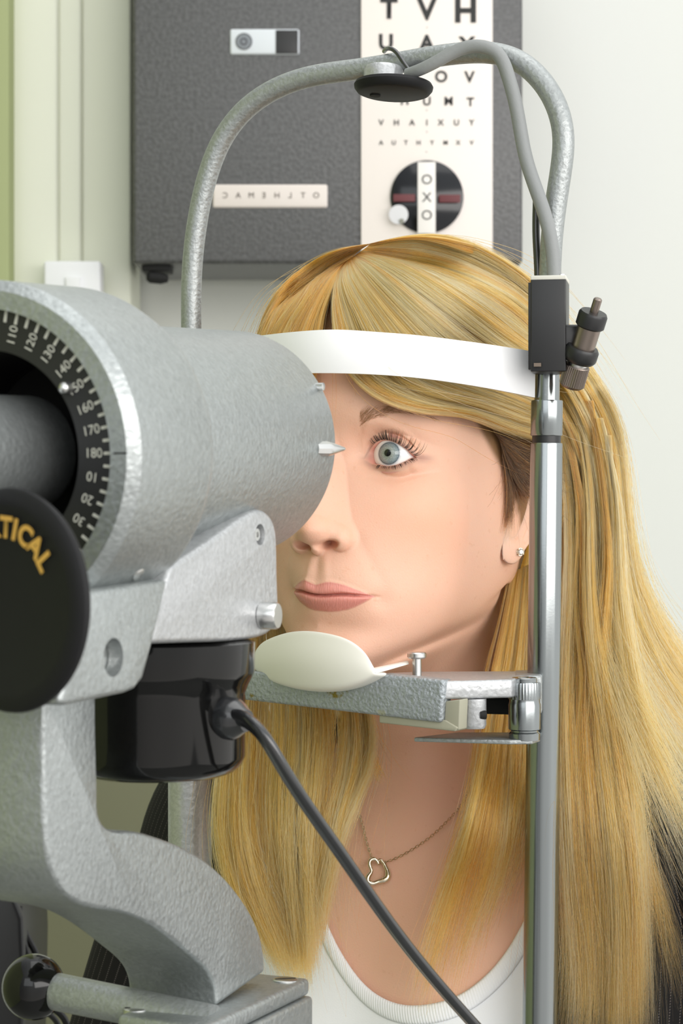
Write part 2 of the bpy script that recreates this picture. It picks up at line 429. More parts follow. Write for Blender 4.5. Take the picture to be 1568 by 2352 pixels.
# ------------------------------------------------------------------ ears, joined into the same body mesh
def ear(side):
    nu, nw = 72, 40
    u = np.linspace(0, 2*np.pi, nu, endpoint=False)
    # outline in the ear's own plane: e = towards the back, f = up  (mm); 0 = at the lobe bottom
    ol = np.array([(2, -27), (8, -24), (13, -16), (18, -4), (22, 9), (24, 20), (22, 29), (14, 34), (5, 33), (-2, 27), (-4, 16), (-4, 4), (-5, -8), (-6, -18), (-4, -25)], float)
    ext = np.concatenate([ol[-3:], ol, ol[:4]]); tk = np.arange(-3, len(ol)+4).astype(float)
    ol = cubic_eval(tk, ext, np.linspace(0, len(ol), nu, endpoint=False))
    cen = np.array([6.0, 4.0])
    rows_ = []
    prof = [(0.0, -3.0), (.30, -2.5), (.48, -.5), (.60, 2.0), (.70, 1.0), (.80, .2), (.88, 1.8), (.94, 3.0), (.985, 2.8), (1.0, 1.6), (.985, .2), (.93, -.8), (.80, -2.0), (.62, -5.5), (.5, -10)]
    P_ = []
    for k, hgt in prof:
        e = cen+(ol-cen)*max(k, 1e-3)
        low = sm(-10, -18, e[:, 1])
        hh = hgt*(1-low)+low*(3.6*np.sqrt(max(0, 1-k**2))*(1 if hgt > -.3 or k < .9 else -1)+.6 if True else 0)
        if hgt < -.5 and k > .4 and prof.index((k, hgt)) > 9: hh = hgt*(1-low)+low*(-2.6*np.sqrt(max(0, 1-k**2))-.6)
        P_.append(np.stack([hh+0*e[:, 0], e[:, 1], e[:, 0]], 1))
    P_ = np.array(P_)                                     # k x nu x (out, up, back)
    flare = math.radians(24)
    out = P_[..., 0]*math.cos(flare)+np.maximum(P_[..., 2]+4, 0)*math.sin(flare)
    back = P_[..., 2]*math.cos(flare)
    tl = math.radians(-8)
    upv = P_[..., 1]
    b2 = back*math.cos(tl)-upv*math.sin(tl); u2 = back*math.sin(tl)+upv*math.cos(tl)
    pos = np.stack([66.2+out, -22+u2, 2-b2], -1)
    if side < 0: pos = pos*np.array([-1, 1, 1])
    n0 = len(pos); ids = np.arange(n0*nu).reshape(n0, nu)
    jn_ = np.r_[np.arange(1, nu), 0]
    q = []
    for i in range(n0-1): q.append(np.stack([ids[i], ids[i][jn_], ids[i+1][jn_], ids[i+1]], 1))
    q = np.concatenate(q)
    if side < 0: q = q[:, ::-1]
    return pos.reshape(-1, 3), q
for sd in (1, -1):
    ev, eq = ear(sd)
    quads = np.concatenate([quads, eq+len(verts)]); verts = np.concatenate([verts, ev])
NB0 = len(verts)
for c, sgn in ((EYE_L, 1), (EYE_RT, -1)):                 # the pink corner of each eye
    th = np.linspace(0, np.pi, 12)[:, None]; ph = np.linspace(0, 2*np.pi, 16, endpoint=False)[None]
    p0 = w2h(Pn(843, 1053, h2w(bend(np.array([[18.5, 1.5, zface(18.5, 3)-3.0]])))[0, 1]))*np.array([sgn, 1, 1])
    pv = np.stack([p0[0]+3.4*np.sin(th)*np.cos(ph), p0[1]+2.4*np.sin(th)*np.sin(ph), p0[2]+2.6*np.cos(th)+0*ph], -1).reshape(-1, 3)
    ii = np.arange(12*16).reshape(12, 16); jj = np.r_[np.arange(1, 16), 0]
    quads = np.concatenate([quads]+[np.stack([ii[k], ii[k+1], ii[k+1][jj], ii[k][jj]], 1)+len(verts) for k in range(11)]); verts = np.concatenate([verts, pv])
WV = h2w(verts)
person = empty('person', tuple(h2w(np.array([0, -420, -40]))), 'seated blonde woman in white top and dark jacket, chin resting in the white cup', 'person')
bme = mesh_np('body', WV, quads)
# colour masks: lips, blush, lids
Tm = TEMPLATE.reshape(-1, 3)
def masks():
    n = len(verts); lips = np.zeros(n); blush = np.zeros(n); lid = np.zeros(n); wet = np.zeros(n)
    x, y, z = Tm[:, 0], Tm[:, 1], Tm[:, 2]; a = abs(x); m = len(Tm)
    fr = (wf.ravel() > .5)
    yu, yl = lipU_y(x), lipL_y(x)
    lips[:m] = np.where(fr & (a < 25.5), sm(.35, -.35, y-yu)*sm(-.35, .5, y-yl), 0)
    blush[:m] = np.where(fr, gau((a-44)/17)*gau((y+34)/17)+.5*gau(x/12)*gau((y+38)/10), 0)
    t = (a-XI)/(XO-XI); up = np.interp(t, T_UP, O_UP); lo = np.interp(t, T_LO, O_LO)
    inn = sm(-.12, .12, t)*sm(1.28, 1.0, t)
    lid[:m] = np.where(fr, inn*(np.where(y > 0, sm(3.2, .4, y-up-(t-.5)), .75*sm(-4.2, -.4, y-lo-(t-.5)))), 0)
    wet[m:m+sum(len(e) for e in extra_v)] = 1; wet[NB0:] = 1
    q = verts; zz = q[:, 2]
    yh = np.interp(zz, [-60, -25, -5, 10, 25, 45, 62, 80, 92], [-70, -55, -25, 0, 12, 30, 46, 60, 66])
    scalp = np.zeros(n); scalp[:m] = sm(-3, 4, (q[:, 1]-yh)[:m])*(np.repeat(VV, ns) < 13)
    return lips, blush, lid, wet, scalp
L_, B_, E_, W_, S_ = masks()
for nm, arr in (('lips', L_), ('blush', B_), ('lid', E_), ('wet', W_), ('scalp', S_)):
    at_ = bme.attributes.new(nm, 'FLOAT', 'POINT'); at_.data.foreach_set('value', arr.astype(np.float32))
def skin_mat():
    m, n, b = new_mat('skin')
    def attr(nm): return N(n, 'ShaderNodeAttribute', attribute_name=nm).outputs['Fac']
    tcn = N(n, 'ShaderNodeTexCoord')
    no = N(n, 'ShaderNodeTexNoise'); no.inputs['Scale'].default_value = 26; no.inputs['Detail'].default_value = 5
    n.links.new(tcn.outputs['Object'], no.inputs[0])
    def mix(fac, a, bcol, mul=1.0):
        mx = N(n, 'ShaderNodeMix', data_type='RGBA')
        if mul != 1.0:
            mm = N(n, 'ShaderNodeMath', operation='MULTIPLY'); mm.inputs[1].default_value = mul
            n.links.new(fac, mm.inputs[0]); fac = mm.outputs[0]
        n.links.new(fac, mx.inputs[0])
        if hasattr(a, 'is_output'): n.links.new(a, mx.inputs[6])
        else: mx.inputs[6].default_value = (*a, 1)
        mx.inputs[7].default_value = (*bcol, 1)
        return mx.outputs[2]
    c = mix(no.outputs[0], (0.80, 0.50, 0.37), (0.76, 0.435, 0.305))
    c = mix(attr('blush'), c, (0.76, 0.36, 0.22), .55)
    n2 = N(n, 'ShaderNodeTexNoise'); n2.inputs['Scale'].default_value = 260; n2.inputs['Detail'].default_value = 1
    n.links.new(tcn.outputs['Object'], n2.inputs[0])
    fr = N(n, 'ShaderNodeMapRange'); fr.inputs['From Min'].default_value = .68; fr.inputs['From Max'].default_value = .78
    n.links.new(n2.outputs[0], fr.inputs['Value'])
    c = mix(fr.outputs[0], c, (0.62, 0.30, 0.17), .22)
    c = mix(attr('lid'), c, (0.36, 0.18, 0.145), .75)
    c = mix(attr('lips'), c, (0.64, 0.225, 0.195), .82)
    c = mix(attr('wet'), c, (0.70, 0.29, 0.23), .85)
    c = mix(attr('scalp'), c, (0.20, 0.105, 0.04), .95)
    n.links.new(c, b.inputs['Base Color'])
    b.inputs['Subsurface Weight'].default_value = 0.22
    b.inputs['Subsurface Radius'].default_value = (1.0, 0.35, 0.2)
    b.inputs['Subsurface Scale'].default_value = 0.006
    b.inputs['Specular IOR Level'].default_value = 0.42
    rr = N(n, 'ShaderNodeMapRange'); rr.inputs['To Min'].default_value = .48; rr.inputs['To Max'].default_value = .27
    n.links.new(attr('lips'), rr.inputs['Value']); n.links.new(rr.outputs[0], b.inputs['Roughness'])
    # pores
    vo = N(n, 'ShaderNodeTexNoise'); vo.inputs['Scale'].default_value = 1100; vo.inputs['Detail'].default_value = 2
    n.links.new(tcn.outputs['Object'], vo.inputs[0])
    # lip creases
    wv = N(n, 'ShaderNodeTexNoise'); mp = N(n, 'ShaderNodeMapping'); mp.inputs['Scale'].default_value = (1400, 500, 130)
    n.links.new(tcn.outputs['Object'], mp.inputs[0]); n.links.new(mp.outputs[0], wv.inputs[0]); wv.inputs['Scale'].default_value = 1.0
    mxh = N(n, 'ShaderNodeMix', data_type='FLOAT')
    n.links.new(attr('lips'), mxh.inputs[0]); n.links.new(vo.outputs[0], mxh.inputs[2])
    ml = N(n, 'ShaderNodeMath', operation='MULTIPLY'); ml.inputs[1].default_value = 2.5
    n.links.new(wv.outputs[0], ml.inputs[0]); n.links.new(ml.outputs[0], mxh.inputs[3])
    bu = N(n, 'ShaderNodeBump'); bu.inputs['Strength'].default_value = .35; bu.inputs['Distance'].default_value = .0004
    n.links.new(mxh.outputs[0], bu.inputs['Height']); n.links.new(bu.outputs[0], b.inputs['Normal'])
    return m
M_skin = skin_mat()
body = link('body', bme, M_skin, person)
BVH = BVHTree.FromPolygons([tuple(v) for v in WV], [tuple(q) for q in quads[::1]])
# ------------------------------------------------------------------ eyeballs
def eyeball(c, gaze_to):
    """sphere with a corneal bulge, turned to a point (head mm)"""
    fw = (gaze_to-c)/np.linalg.norm(gaze_to-c)
    upv = np.array([0, 1, 0]); rt = np.cross(upv, fw); rt /= np.linalg.norm(rt); upv = np.cross(fw, rt)
    nr, nsg = 90, 96
    th = np.concatenate([np.linspace(0, .62, 50), np.linspace(.64, np.pi, nr-50)])
    ph = np.linspace(0, 2*np.pi, nsg, endpoint=False)
    r = EYE_R*np.ones(nr)
    bul = np.clip(1-(th/.50)**2, 0, 1)
    r = r+.9*bul
    pos = (np.cos(th)*r)[:, None, None]*fw+(np.sin(th)*r)[:, None, None]*(np.cos(ph)[None, :, None]*rt+np.sin(ph)[None, :, None]*upv)+c
    ids = np.arange(nr*nsg).reshape(nr, nsg); jj = np.r_[np.arange(1, nsg), 0]
    q = np.concatenate([np.stack([ids[i], ids[i+1], ids[i+1][jj], ids[i][jj]], 1) for i in range(nr-1)])
    ang = np.repeat(th, nsg)*np.cos(np.tile(ph, nr)); az = np.repeat(th, nsg)*np.sin(np.tile(ph, nr))
    return pos.reshape(-1, 3), q, ang, az
def eye_mat():
    m, n, b = new_mat('eye')
    ux = N(n, 'ShaderNodeAttribute', attribute_name='ang').outputs['Fac']; uy = N(n, 'ShaderNodeAttribute', attribute_name='az').outputs['Fac']
    co0 = N(n, 'ShaderNodeCombineXYZ'); n.links.new(ux, co0.inputs[0]); n.links.new(uy, co0.inputs[1])
    ln = N(n, 'ShaderNodeVectorMath', operation='LENGTH'); n.links.new(co0.outputs[0], ln.inputs[0]); a = ln.outputs['Value']
    nm = N(n, 'ShaderNodeVectorMath', operation='NORMALIZE'); n.links.new(co0.outputs[0], nm.inputs[0])
    sc_ = N(n, 'ShaderNodeVectorMath', operation='MULTIPLY_ADD'); sc_.inputs[1].default_value = (1, 1, 1); n.links.new(nm.outputs[0], sc_.inputs[0])
    n.links.new(co0.outputs[0], sc_.inputs[2])
    no = N(n, 'ShaderNodeTexNoise'); no.inputs['Scale'].default_value = 13; no.inputs['Detail'].default_value = 4
    n.links.new(sc_.outputs[0], no.inputs[0])
    ad = N(n, 'ShaderNodeMath', operation='MULTIPLY_ADD'); ad.inputs[1].default_value = .02; n.links.new(no.outputs[0], ad.inputs[0]); n.links.new(a, ad.inputs[2])
    sb = N(n, 'ShaderNodeMath', operation='SUBTRACT'); sb.inputs[1].default_value = .01; n.links.new(ad.outputs[0], sb.inputs[0])
    ra = N(n, 'ShaderNodeValToRGB'); e = ra.color_ramp.elements
    e[0].position = .135; e[0].color = (.004, .004, .005, 1)
    e[1].position = .150; e[1].color = (.26, .30, .26, 1)
    for p, c in ((.22, (.36, .40, .36, 1)), (.32, (.31, .37, .37, 1)), (.42, (.24, .31, .33, 1)), (.475, (.10, .14, .17, 1)), (.52, (.62, .64, .66, 1)), (.60, (.88, .87, .85, 1))):
        k = e.new(p); k.color = c
    n.links.new(sb.outputs[0], ra.inputs[0])
    hs = N(n, 'ShaderNodeMix', data_type='RGBA', blend_type='MULTIPLY')
    r2 = N(n, 'ShaderNodeValToRGB'); r2.color_ramp.elements[0].position = .35; r2.color_ramp.elements[0].color = (.55, .55, .55, 1); r2.color_ramp.elements[1].position = .65
    n.links.new(no.outputs[0], r2.inputs[0])
    lt = N(n, 'ShaderNodeMath', operation='LESS_THAN'); lt.inputs[1].default_value = .47; n.links.new(a, lt.inputs[0])
    n.links.new(lt.outputs[0], hs.inputs[0]); n.links.new(ra.outputs[0], hs.inputs[6]); n.links.new(r2.outputs[0], hs.inputs[7])
    n.links.new(hs.outputs[2], b.inputs['Base Color'])
    b.inputs['Roughness'].default_value = .06; b.inputs['Specular IOR Level'].default_value = .45
    b.inputs['Coat Weight'].default_value = .5; b.inputs['Coat Roughness'].default_value = .01
    return m
M_eye = eye_mat()
# gaze: the pupil's pixel fixes where the eye points
def gaze_dir(c, px, py):
    o = w2h(np.array([0, 0, CH])); d = w2h(Pn(px, py, 1.0))-o; d /= np.linalg.norm(d)
    oc = o-c; bq = oc @ d; cq = oc @ oc-(EYE_R+.9)**2
    return o+d*(-bq-math.sqrt(max(bq*bq-cq, 0)))
gl = gaze_dir(EYE_L, 889.5, 1040)
gdir = gl-EYE_L
for c, nm in ((EYE_L, 'eyeball'), (EYE_RT, 'eyeball')):
    pv, q, ang, az = eyeball(c, c+gdir)
    me = mesh_np(nm, h2w(pv), q)
    for k, arr in (('ang', ang), ('az', az)):
        at_ = me.attributes.new(k, 'FLOAT', 'POINT'); at_.data.foreach_set('value', arr.astype(np.float32))
    link(nm, me, M_eye, person)
# ================================================================== mesh tools for the hard things
class MB:
    """collects shapes for ONE mesh"""
    def __init__(s): s.bm = bmesh.new()
    def lathe(s, p0, axis, prof, seg=64, cap=True, knurl=None):
        """prof: (t along axis, radius); knurl: (count, depth, t0, t1)"""
        ax = Vector(axis).normalized()
        h = Vector((0, 0, 1)) if abs(ax.z) < .9 else Vector((1, 0, 0))
        e1 = ax.cross(h).normalized(); e2 = ax.cross(e1)
        rows = []
        for t, r in prof:
            row = []
            for k in range(seg):
                an = 2*math.pi*k/seg
                rr = r
                if knurl and knurl[2] <= t <= knurl[3] and r > 0: rr = r-(knurl[1] if k % 2 else 0)
                row.append(s.bm.verts.new(Vector(p0)+ax*t+(e1*math.cos(an)+e2*math.sin(an))*max(rr, 1e-5)))
            rows.append(row)
        for a, b in zip(rows[:-1], rows[1:]):
            for k in range(seg): s.bm.faces.new((a[k], a[(k+1) % seg], b[(k+1) % seg], b[k]))
        if cap:
            s.bm.faces.new(rows[0][::-1]); s.bm.faces.new(rows[-1])
        return s
    def tube(s, pts, r, n=60, seg=24, shape=None, cap=True, up=(0, 0, 1)):
        """sweep a circle (or shape(angle)->(x, y)) along a smooth path; r number or list"""
        P_ = cr_path(pts, n); T = np.gradient(P_, axis=0); T /= np.linalg.norm(T, axis=1, keepdims=True)
        rr = np.full(n, r) if np.isscalar(r) else np.interp(np.linspace(0, 1, n), np.linspace(0, 1, len(r)), r)
        nrm = np.cross(T[0], np.array(up)); 
        if np.linalg.norm(nrm) < 1e-3: nrm = np.cross(T[0], np.array((1, 0, 0)))
        nrm /= np.linalg.norm(nrm); rows = []
        for i in range(n):
            nrm = nrm-T[i]*(nrm @ T[i]); nrm /= np.linalg.norm(nrm); bi = np.cross(T[i], nrm)
            row = []
            for k in range(seg):
                an = 2*math.pi*k/seg
                x, y = (math.cos(an), math.sin(an)) if shape is None else shape(an)
                row.append(s.bm.verts.new(P_[i]+(nrm*x+bi*y)*rr[i]))
            rows.append(row)
        for a, b in zip(rows[:-1], rows[1:]):
            for k in range(seg): s.bm.faces.new((a[k], a[(k+1) % seg], b[(k+1) % seg], b[k]))
        if cap: s.bm.faces.new(rows[0][::-1]); s.bm.faces.new(rows[-1])
        return s
    def prism(s, pts, vec, bev=0.0, seg=3):
        """extrude a closed planar outline (3-D points) by vec; bevel the edges"""
        b = bmesh.new()
        lo = [b.verts.new(Vector(p)) for p in pts]; hi = [b.verts.new(Vector(p)+Vector(vec)) for p in pts]
        n = len(pts)
        b.faces.new(lo); b.faces.new(hi[::-1])
        for k in range(n): b.faces.new((lo[k], hi[k], hi[(k+1) % n], lo[(k+1) % n]))
        bmesh.ops.recalc_face_normals(b, faces=b.faces[:])
        if bev > 0:
            b.edges.ensure_lookup_table()
            es = [e for e in b.edges if len(e.link_faces) == 2 and e.calc_face_angle(0) > .35]
            bmesh.ops.bevel(b, geom=es, offset=bev, segments=seg, profile=.5, affect='EDGES', clamp_overlap=True)
        s._merge(b); return s
    def box(s, c, ex, ey, ez, bev=0.0, seg=3):
        """box around c with half-extent vectors ex, ey, ez"""
        c, ex, ey, ez = map(Vector, (c, ex, ey, ez))
        return s.prism([c-ex-ey-ez, c+ex-ey-ez, c+ex+ey-ez, c-ex+ey-ez], ez*2, bev, seg)
    def sphere(s, c, r, seg=32, scale=(1, 1, 1)):
        m = Matrix.Translation(Vector(c)) @ Matrix.Diagonal((r*scale[0], r*scale[1], r*scale[2], 1))
        bmesh.ops.create_uvsphere(s.bm, u_segments=seg, v_segments=seg//2, radius=1.0, matrix=m); return s
    def _merge(s, b):
        me = bpy.data.meshes.new('tmp'); b.to_mesh(me); b.free(); s.bm.from_mesh(me); bpy.data.meshes.remove(me)
    def build(s, name, mat, parent=None, angle=35):
        bmesh.ops.recalc_face_normals(s.bm, faces=s.bm.faces[:])
        me = bpy.data.meshes.new(name); s.bm.to_mesh(me); s.bm.free()
        me.polygons.foreach_set('use_smooth', np.ones(len(me.polygons), bool))
        try: me.set_sharp_from_angle(angle=math.radians(angle))
        except Exception: pass
        return link(name, me, mat, parent)
def cut(o, mb):
    """bore a hole into a built part"""
    bmesh.ops.recalc_face_normals(mb.bm, faces=mb.bm.faces[:])
    me = bpy.data.meshes.new('cutter'); mb.bm.to_mesh(me); mb.bm.free()
    c = bpy.data.objects.new('cutter', me); COL.objects.link(c)
    par, inv = o.parent, o.matrix_parent_inverse.copy()
    o.parent = None
    md = o.modifiers.new('bore', 'BOOLEAN'); md.operation = 'DIFFERENCE'; md.object = c; md.solver = 'EXACT'
    bpy.context.view_layer.update()
    new = bpy.data.meshes.new_from_object(o.evaluated_get(bpy.context.evaluated_depsgraph_get()))
    o.modifiers.clear(); o.data = new
    o.parent = par; o.matrix_parent_inverse = inv
    try: new.set_sharp_from_angle(angle=math.radians(30))
    except Exception: pass
    bpy.data.objects.remove(c)
def text_mesh(items, name, mat, parent):
    """items: (string, size, 4x4 matrix, weight); one mesh of flat letters"""
    bm = bmesh.new()
    for st, size, mtx, wt in items:
        cu = bpy.data.curves.new('t', 'FONT'); cu.body = st; cu.size = size; cu.align_x = 'CENTER'; cu.align_y = 'CENTER'
        cu.offset = wt; cu.resolution_u = 4
        o = bpy.data.objects.new('t', cu); COL.objects.link(o)
        me = bpy.data.meshes.new_from_object(o)
        me.transform(mtx); bm.from_mesh(me)
        bpy.data.objects.remove(o); bpy.data.curves.remove(cu); bpy.data.meshes.remove(me)
    me = bpy.data.meshes.new(name); bm.to_mesh(me); bm.free()
    return link(name, me, mat, parent)
def frame_mtx(o, ex, ey):
    ex, ey = Vector(ex).normalized(), Vector(ey).normalized(); ez = ex.cross(ey)
    m = Matrix((ex, ey, ez)).transposed().to_4x4(); m.translation = Vector(o); return m
# ------------------------------------------------------------------ materials of the instruments
def hammered(name, col, rough=.42, scale=420, strength=.5, dist=.0006, metal=.75):
    m, n, b = new_mat(name)
    t = N(n, 'ShaderNodeTexCoord'); vo = N(n, 'ShaderNodeTexVoronoi', feature='SMOOTH_F1'); vo.inputs['Scale'].default_value = scale
    vo.inputs['Smoothness'].default_value = .6
    no = N(n, 'ShaderNodeTexNoise'); no.inputs['Scale'].default_value = scale*.9; no.inputs['Detail'].default_value = 3; no.inputs['Distortion'].default_value = 1.2
    n.links.new(t.outputs['Object'], vo.inputs[0]); n.links.new(t.outputs['Object'], no.inputs[0])
    mx = N(n, 'ShaderNodeMath', operation='ADD'); n.links.new(vo.outputs['Distance'], mx.inputs[0]); n.links.new(no.outputs[0], mx.inputs[1])
    bu = N(n, 'ShaderNodeBump'); bu.inputs['Strength'].default_value = strength; bu.inputs['Distance'].default_value = dist
    n.links.new(mx.outputs[0], bu.inputs['Height']); n.links.new(bu.outputs[0], b.inputs['Normal'])
    r = N(n, 'ShaderNodeValToRGB'); r.color_ramp.elements[0].position = .3; r.color_ramp.elements[0].color = (*[c*.86 for c in col], 1)
    r.color_ramp.elements[1].position = .7; r.color_ramp.elements[1].color = (*[min(1, c*1.08) for c in col], 1)
    n.links.new(no.outputs[0], r.inputs[0]); n.links.new(r.outputs[0], b.inputs['Base Color'])
    b.inputs['Metallic'].default_value = metal; b.inputs['Roughness'].default_value = rough
    return m
M_silver = hammered('hammered_silver_paint', (.40, .425, .425), .42, 420, .36, .0006, .8)
M_bright = hammered('bright_hammered_paint', (.50, .51, .52), .40, 400, .30, .0006, .65)
M_tube = hammered('grey_hammered_paint', (.36, .38, .38), .42, 480, .4, .0005, .6)
M_arm = hammered('dimpled_grey_paint', (.36, .39, .41), .45, 520, .6, .0008, .5)
M_chrome = simple('chrome', (.29, .31, .315), .19, 1.0, bump=(900, .05, .0002))
M_steel = simple('satin_steel', (.66, .66, .65), .28, 1.0)
M_black = simple('black_gloss', (.004, .004, .004), .09, 0, .35, .1)
M_blackm = simple('black_satin', (.012, .012, .013), .38, 0, .5)
M_disc = simple('black_moulding', (.010, .010, .011), .55, 0, .22)
M_rubber = simple('black_rubber', (.016, .017, .019), .24, 0, .7, .4)
M_hole = simple('dark_bore', (.003, .003, .003), .8)
M_white = simple('white_plastic', (.86, .86, .87), .35, 0, .5)
M_cup = simple('ivory_plastic', (.84, .82, .75), .38, 0, .5)
M_gold = simple('gold_lettering', (.62, .36, .07), .5)
M_mark = simple('pale_engraving', (.55, .55, .48), .6)
M_greycable = simple('grey_sleeve', (.25, .26, .26), .5, 0, .4, bump=(500, .25, .0005))
# ================================================================== KERATOMETER
O1 = Pn(-39, 1045, .7986); O2 = Pn(542, 1018, .99)
AX = O2-O1; LEN = float(np.linalg.norm(AX)); AX /= LEN
PHI = math.atan2(AX[0], AX[1])
AH = np.array([math.sin(PHI), math.cos(PHI), 0]); BN = np.array([math.cos(PHI), -math.sin(PHI), 0]); UP = np.array([0, 0, 1.0])
WN = np.cross(BN, AX); WN = WN if WN[2] > 0 else -WN
R1, R2 = .0655, .0519
CAMP = np.array([0, 0, CH])
def on_plane(px, py, q, nrm):
    d = Pn(px, py, 1.0)-CAMP
    return CAMP+d*((q-CAMP) @ nrm)/(d @ nrm)
def side(px, py, b):                                      # the vertical plane b metres to the right of the axis
    return on_plane(px, py, O1+BN*b, BN)
K = empty('keratometer', tuple(side(500, 2310, .02)), 'big silver drum eye instrument with degree dial at the left, on a curved arm', 'keratometer')
# --- drum
m = MB()
m.lathe(O1, AX, [(.012, .617*R1), (.012, .835*R1), (.0, .835*R1), (.0, .940*R1), (.0030, .985*R1), (.0042, R1), (.058, R1), (.0625, R1-.0012), (.066, R1-.005), (.068, R1-.010), (.0688, R2), (LEN-.004, R2), (LEN-.0012, R2-.001), (LEN, R2-.004), (LEN, .004)], 160, cap=False)
drum = m.build('drum', M_silver, K, 22)
m = MB().lathe(O1+AX*.0035, AX, [(0, .60*R1), (0, .85*R1), (.006, .85*R1), (.006, .60*R1), (0, .60*R1)], 128, cap=False)
scale_ring = m.build('dial_ring', M_blackm, K)
m = MB().lathe(O1, AX, [(.006, .61*R1), (.008, .60*R1), (.040, .585*R1), (.060, .55*R1), (.060, .001)], 96, cap=False)
m.build('dark_sleeve', M_hole, K)
# degree ticks and figures, 180 at the right, rising anticlockwise
def dial(ang, r, t=.0032):                                # ang in degrees clockwise from 'right' as seen by the operator
    c, s = math.cos(math.radians(ang)), math.sin(math.radians(ang))
    rad = BN*c-WN*s
    return O1+AX*t+rad*r, rad, (-BN*s-WN*c)
its = []; tick = MB()
DSTEP = 1.06
for k in range(-12, 9):
    for half_ in (0, 1):
        a = (k+half_*.5)*DSTEP*10
        o, rad, tan = dial(a, .798*R1, .0031)
        ln = .0021 if True else 0
        tick.prism([o-rad*ln-tan*.00055, o+rad*ln-tan*.00055, o+rad*ln+tan*.00055, o-rad*ln+tan*.00055], AX*.0003)
    a = k*DSTEP*10
    val = 180+k*10 if k <= 0 else k*10
    o, rad, tan = dial(a, .702*R1, .0030)
    if val > 0:
        upr = -tan
        if k > 0: its.append((str(val), .0050, frame_mtx(o, -rad, tan), .0))
        else: its.append((str(val), .0050, frame_mtx(o, rad, -tan), .0))
# figures read outward-bottom on the lower half and upright on the upper, like the engraved dial
tm = text_mesh(its, 'dial_figures', M_mark, scale_ring)
tk = tick.build('dial_ticks', M_mark, scale_ring)
o, rad, tan = dial(0, .90*R1, -.0002)
MB().prism([o-rad*.0027-tan*.0003, o+rad*.0027-tan*.0003, o+rad*.0027+tan*.0003, o-rad*.0027+tan*.0003], AX*.0008).build('index_mark', M_hole, K)
o, rad, tan = dial(-34, .66*R1, .001)
MB().lathe(o, -AX, [(-.004, .0024), (.001, .0024), (.0022, .0018), (.003, .0004)], 24).build('screw', M_steel, K)
# --- eyepiece tube coming out of the recess
m = MB().lathe(O1+AX*.030, -AX, [(0, .0222), (.016, .0225), (.030, .0225), (.090, .0230), (.13, .0235), (.131, .015)], 64)
m.build('eyepiece_tube', M_silver, K)
# --- black measuring knob with gold lettering
KC = Pn(8, 1380, .728); KR = .0386
kax = np.array([math.sin(math.radians(40)), math.cos(math.radians(40)), 0.02]); kax /= np.linalg.norm(kax)
knb = MB().lathe(KC, kax, [(.0006, .0005), (.0006, .80*KR), (.0001, .83*KR), (.0001, .86*KR), (.0006, .955*KR), (.002, .995*KR), (.0035, KR), (.0048, .985*KR), (.008, .86*KR), (.014, .60*KR), (.016, .2*KR), (.024, .2*KR)], 96).build('measuring_knob', M_disc, K)
kb = np.array([kax[1], -kax[0], 0]); kb /= np.linalg.norm(kb); kw = np.cross(kb, kax); kw = kw if kw[2] > 0 else -kw
its = []
for ch, an in zip('VERTICAL', (-42, -29, -16, -1, 9.5, 22, 36, 51)):
    a = math.radians(an+6); rad = kb*math.sin(a)+kw*math.cos(a); tan = kb*math.cos(a)-kw*math.sin(a)
    its.append((ch, .0100, frame_mtx(KC-kax*.0004+rad*KR*.645, tan, rad), .0004))
text_mesh(its, 'knob_lettering', M_gold, knb)
# --- foot block under the drum
def prof(pts, b): return [side(x, y, b) for x, y in pts]
bl = .0495
MB().prism(prof([(200, 1358), (388, 1331), (392, 1300), (300, 1200), (180, 1230)][:2]+[(388, 1331), (352, 1478), (330, 1560), (312, 1583), (290, 1592), (150, 1622), (136, 1614)][1:], bl), -BN*(2*bl), .0022).build('foot_block', M_silver, K)
foot = bpy.data.objects['foot_block']
hole_c = side(262, 1510, bl+.0003)
cut(foot, MB().lathe(hole_c, BN, [(-.0075, .0066), (.002, .0074)], 48))
MB().lathe(hole_c, BN, [(-.0072, .0060), (-.0064, .0060), (-.0060, .0050), (-.0060, .0003)], 48).build('socket', M_steel, K)
sc1 = on_plane(315, 1316, O1+BN*.0455, BN)
MB().lathe(sc1, (BN*.8-UP*.5), [(-.004, .0030), (.0008, .0030), (.0012, .0024), (.0012, .0003)], 24).build('screw', M_steel, K)
# --- arm
def smooth_outline(pts, n=14):
    """closed outline: list of (x, y) or (x, y, 1) for a sharp corner"""
    out = []; k = len(pts); runs = []; cur = []
    for p in pts+[pts[0]]:
        cur.append(p[:2])
        if len(p) == 3 and len(cur) > 1: runs.append(cur); cur = [p[:2]]
    if len(cur) > 1: runs.append(cur)
    for r in runs:
        c = cr_path(np.array([(x, y, 0) for x, y in r]), max(2, 5*len(r)) if len(r) > 2 else 2)
        out += [tuple(q[:2]) for q in c[:-1]]
    return out
armpx = [(100, 1595, 1), (222, 1580, 1), (223, 1700), (226, 1830), (232, 1880), (250, 1903), (290, 1908), (360, 1922), (430, 1950), (490, 1990), (545, 2048), (585, 2112), (604, 2170), (610, 2232, 1), (498, 2312, 1), (496, 2275), (480, 2235), (440, 2195), (385, 2150), (330, 2115), (260, 2093), (200, 2083), (160, 2062), (130, 2025), (112, 1970), (104, 1900), (101, 1800), (100, 1595, 1)]
ba = .022
arm_o = smooth_outline(armpx[:-1])
MB().prism(prof(arm_o, ba), -BN*(2*ba), .0022, 3).build('arm', M_silver, K, 30)
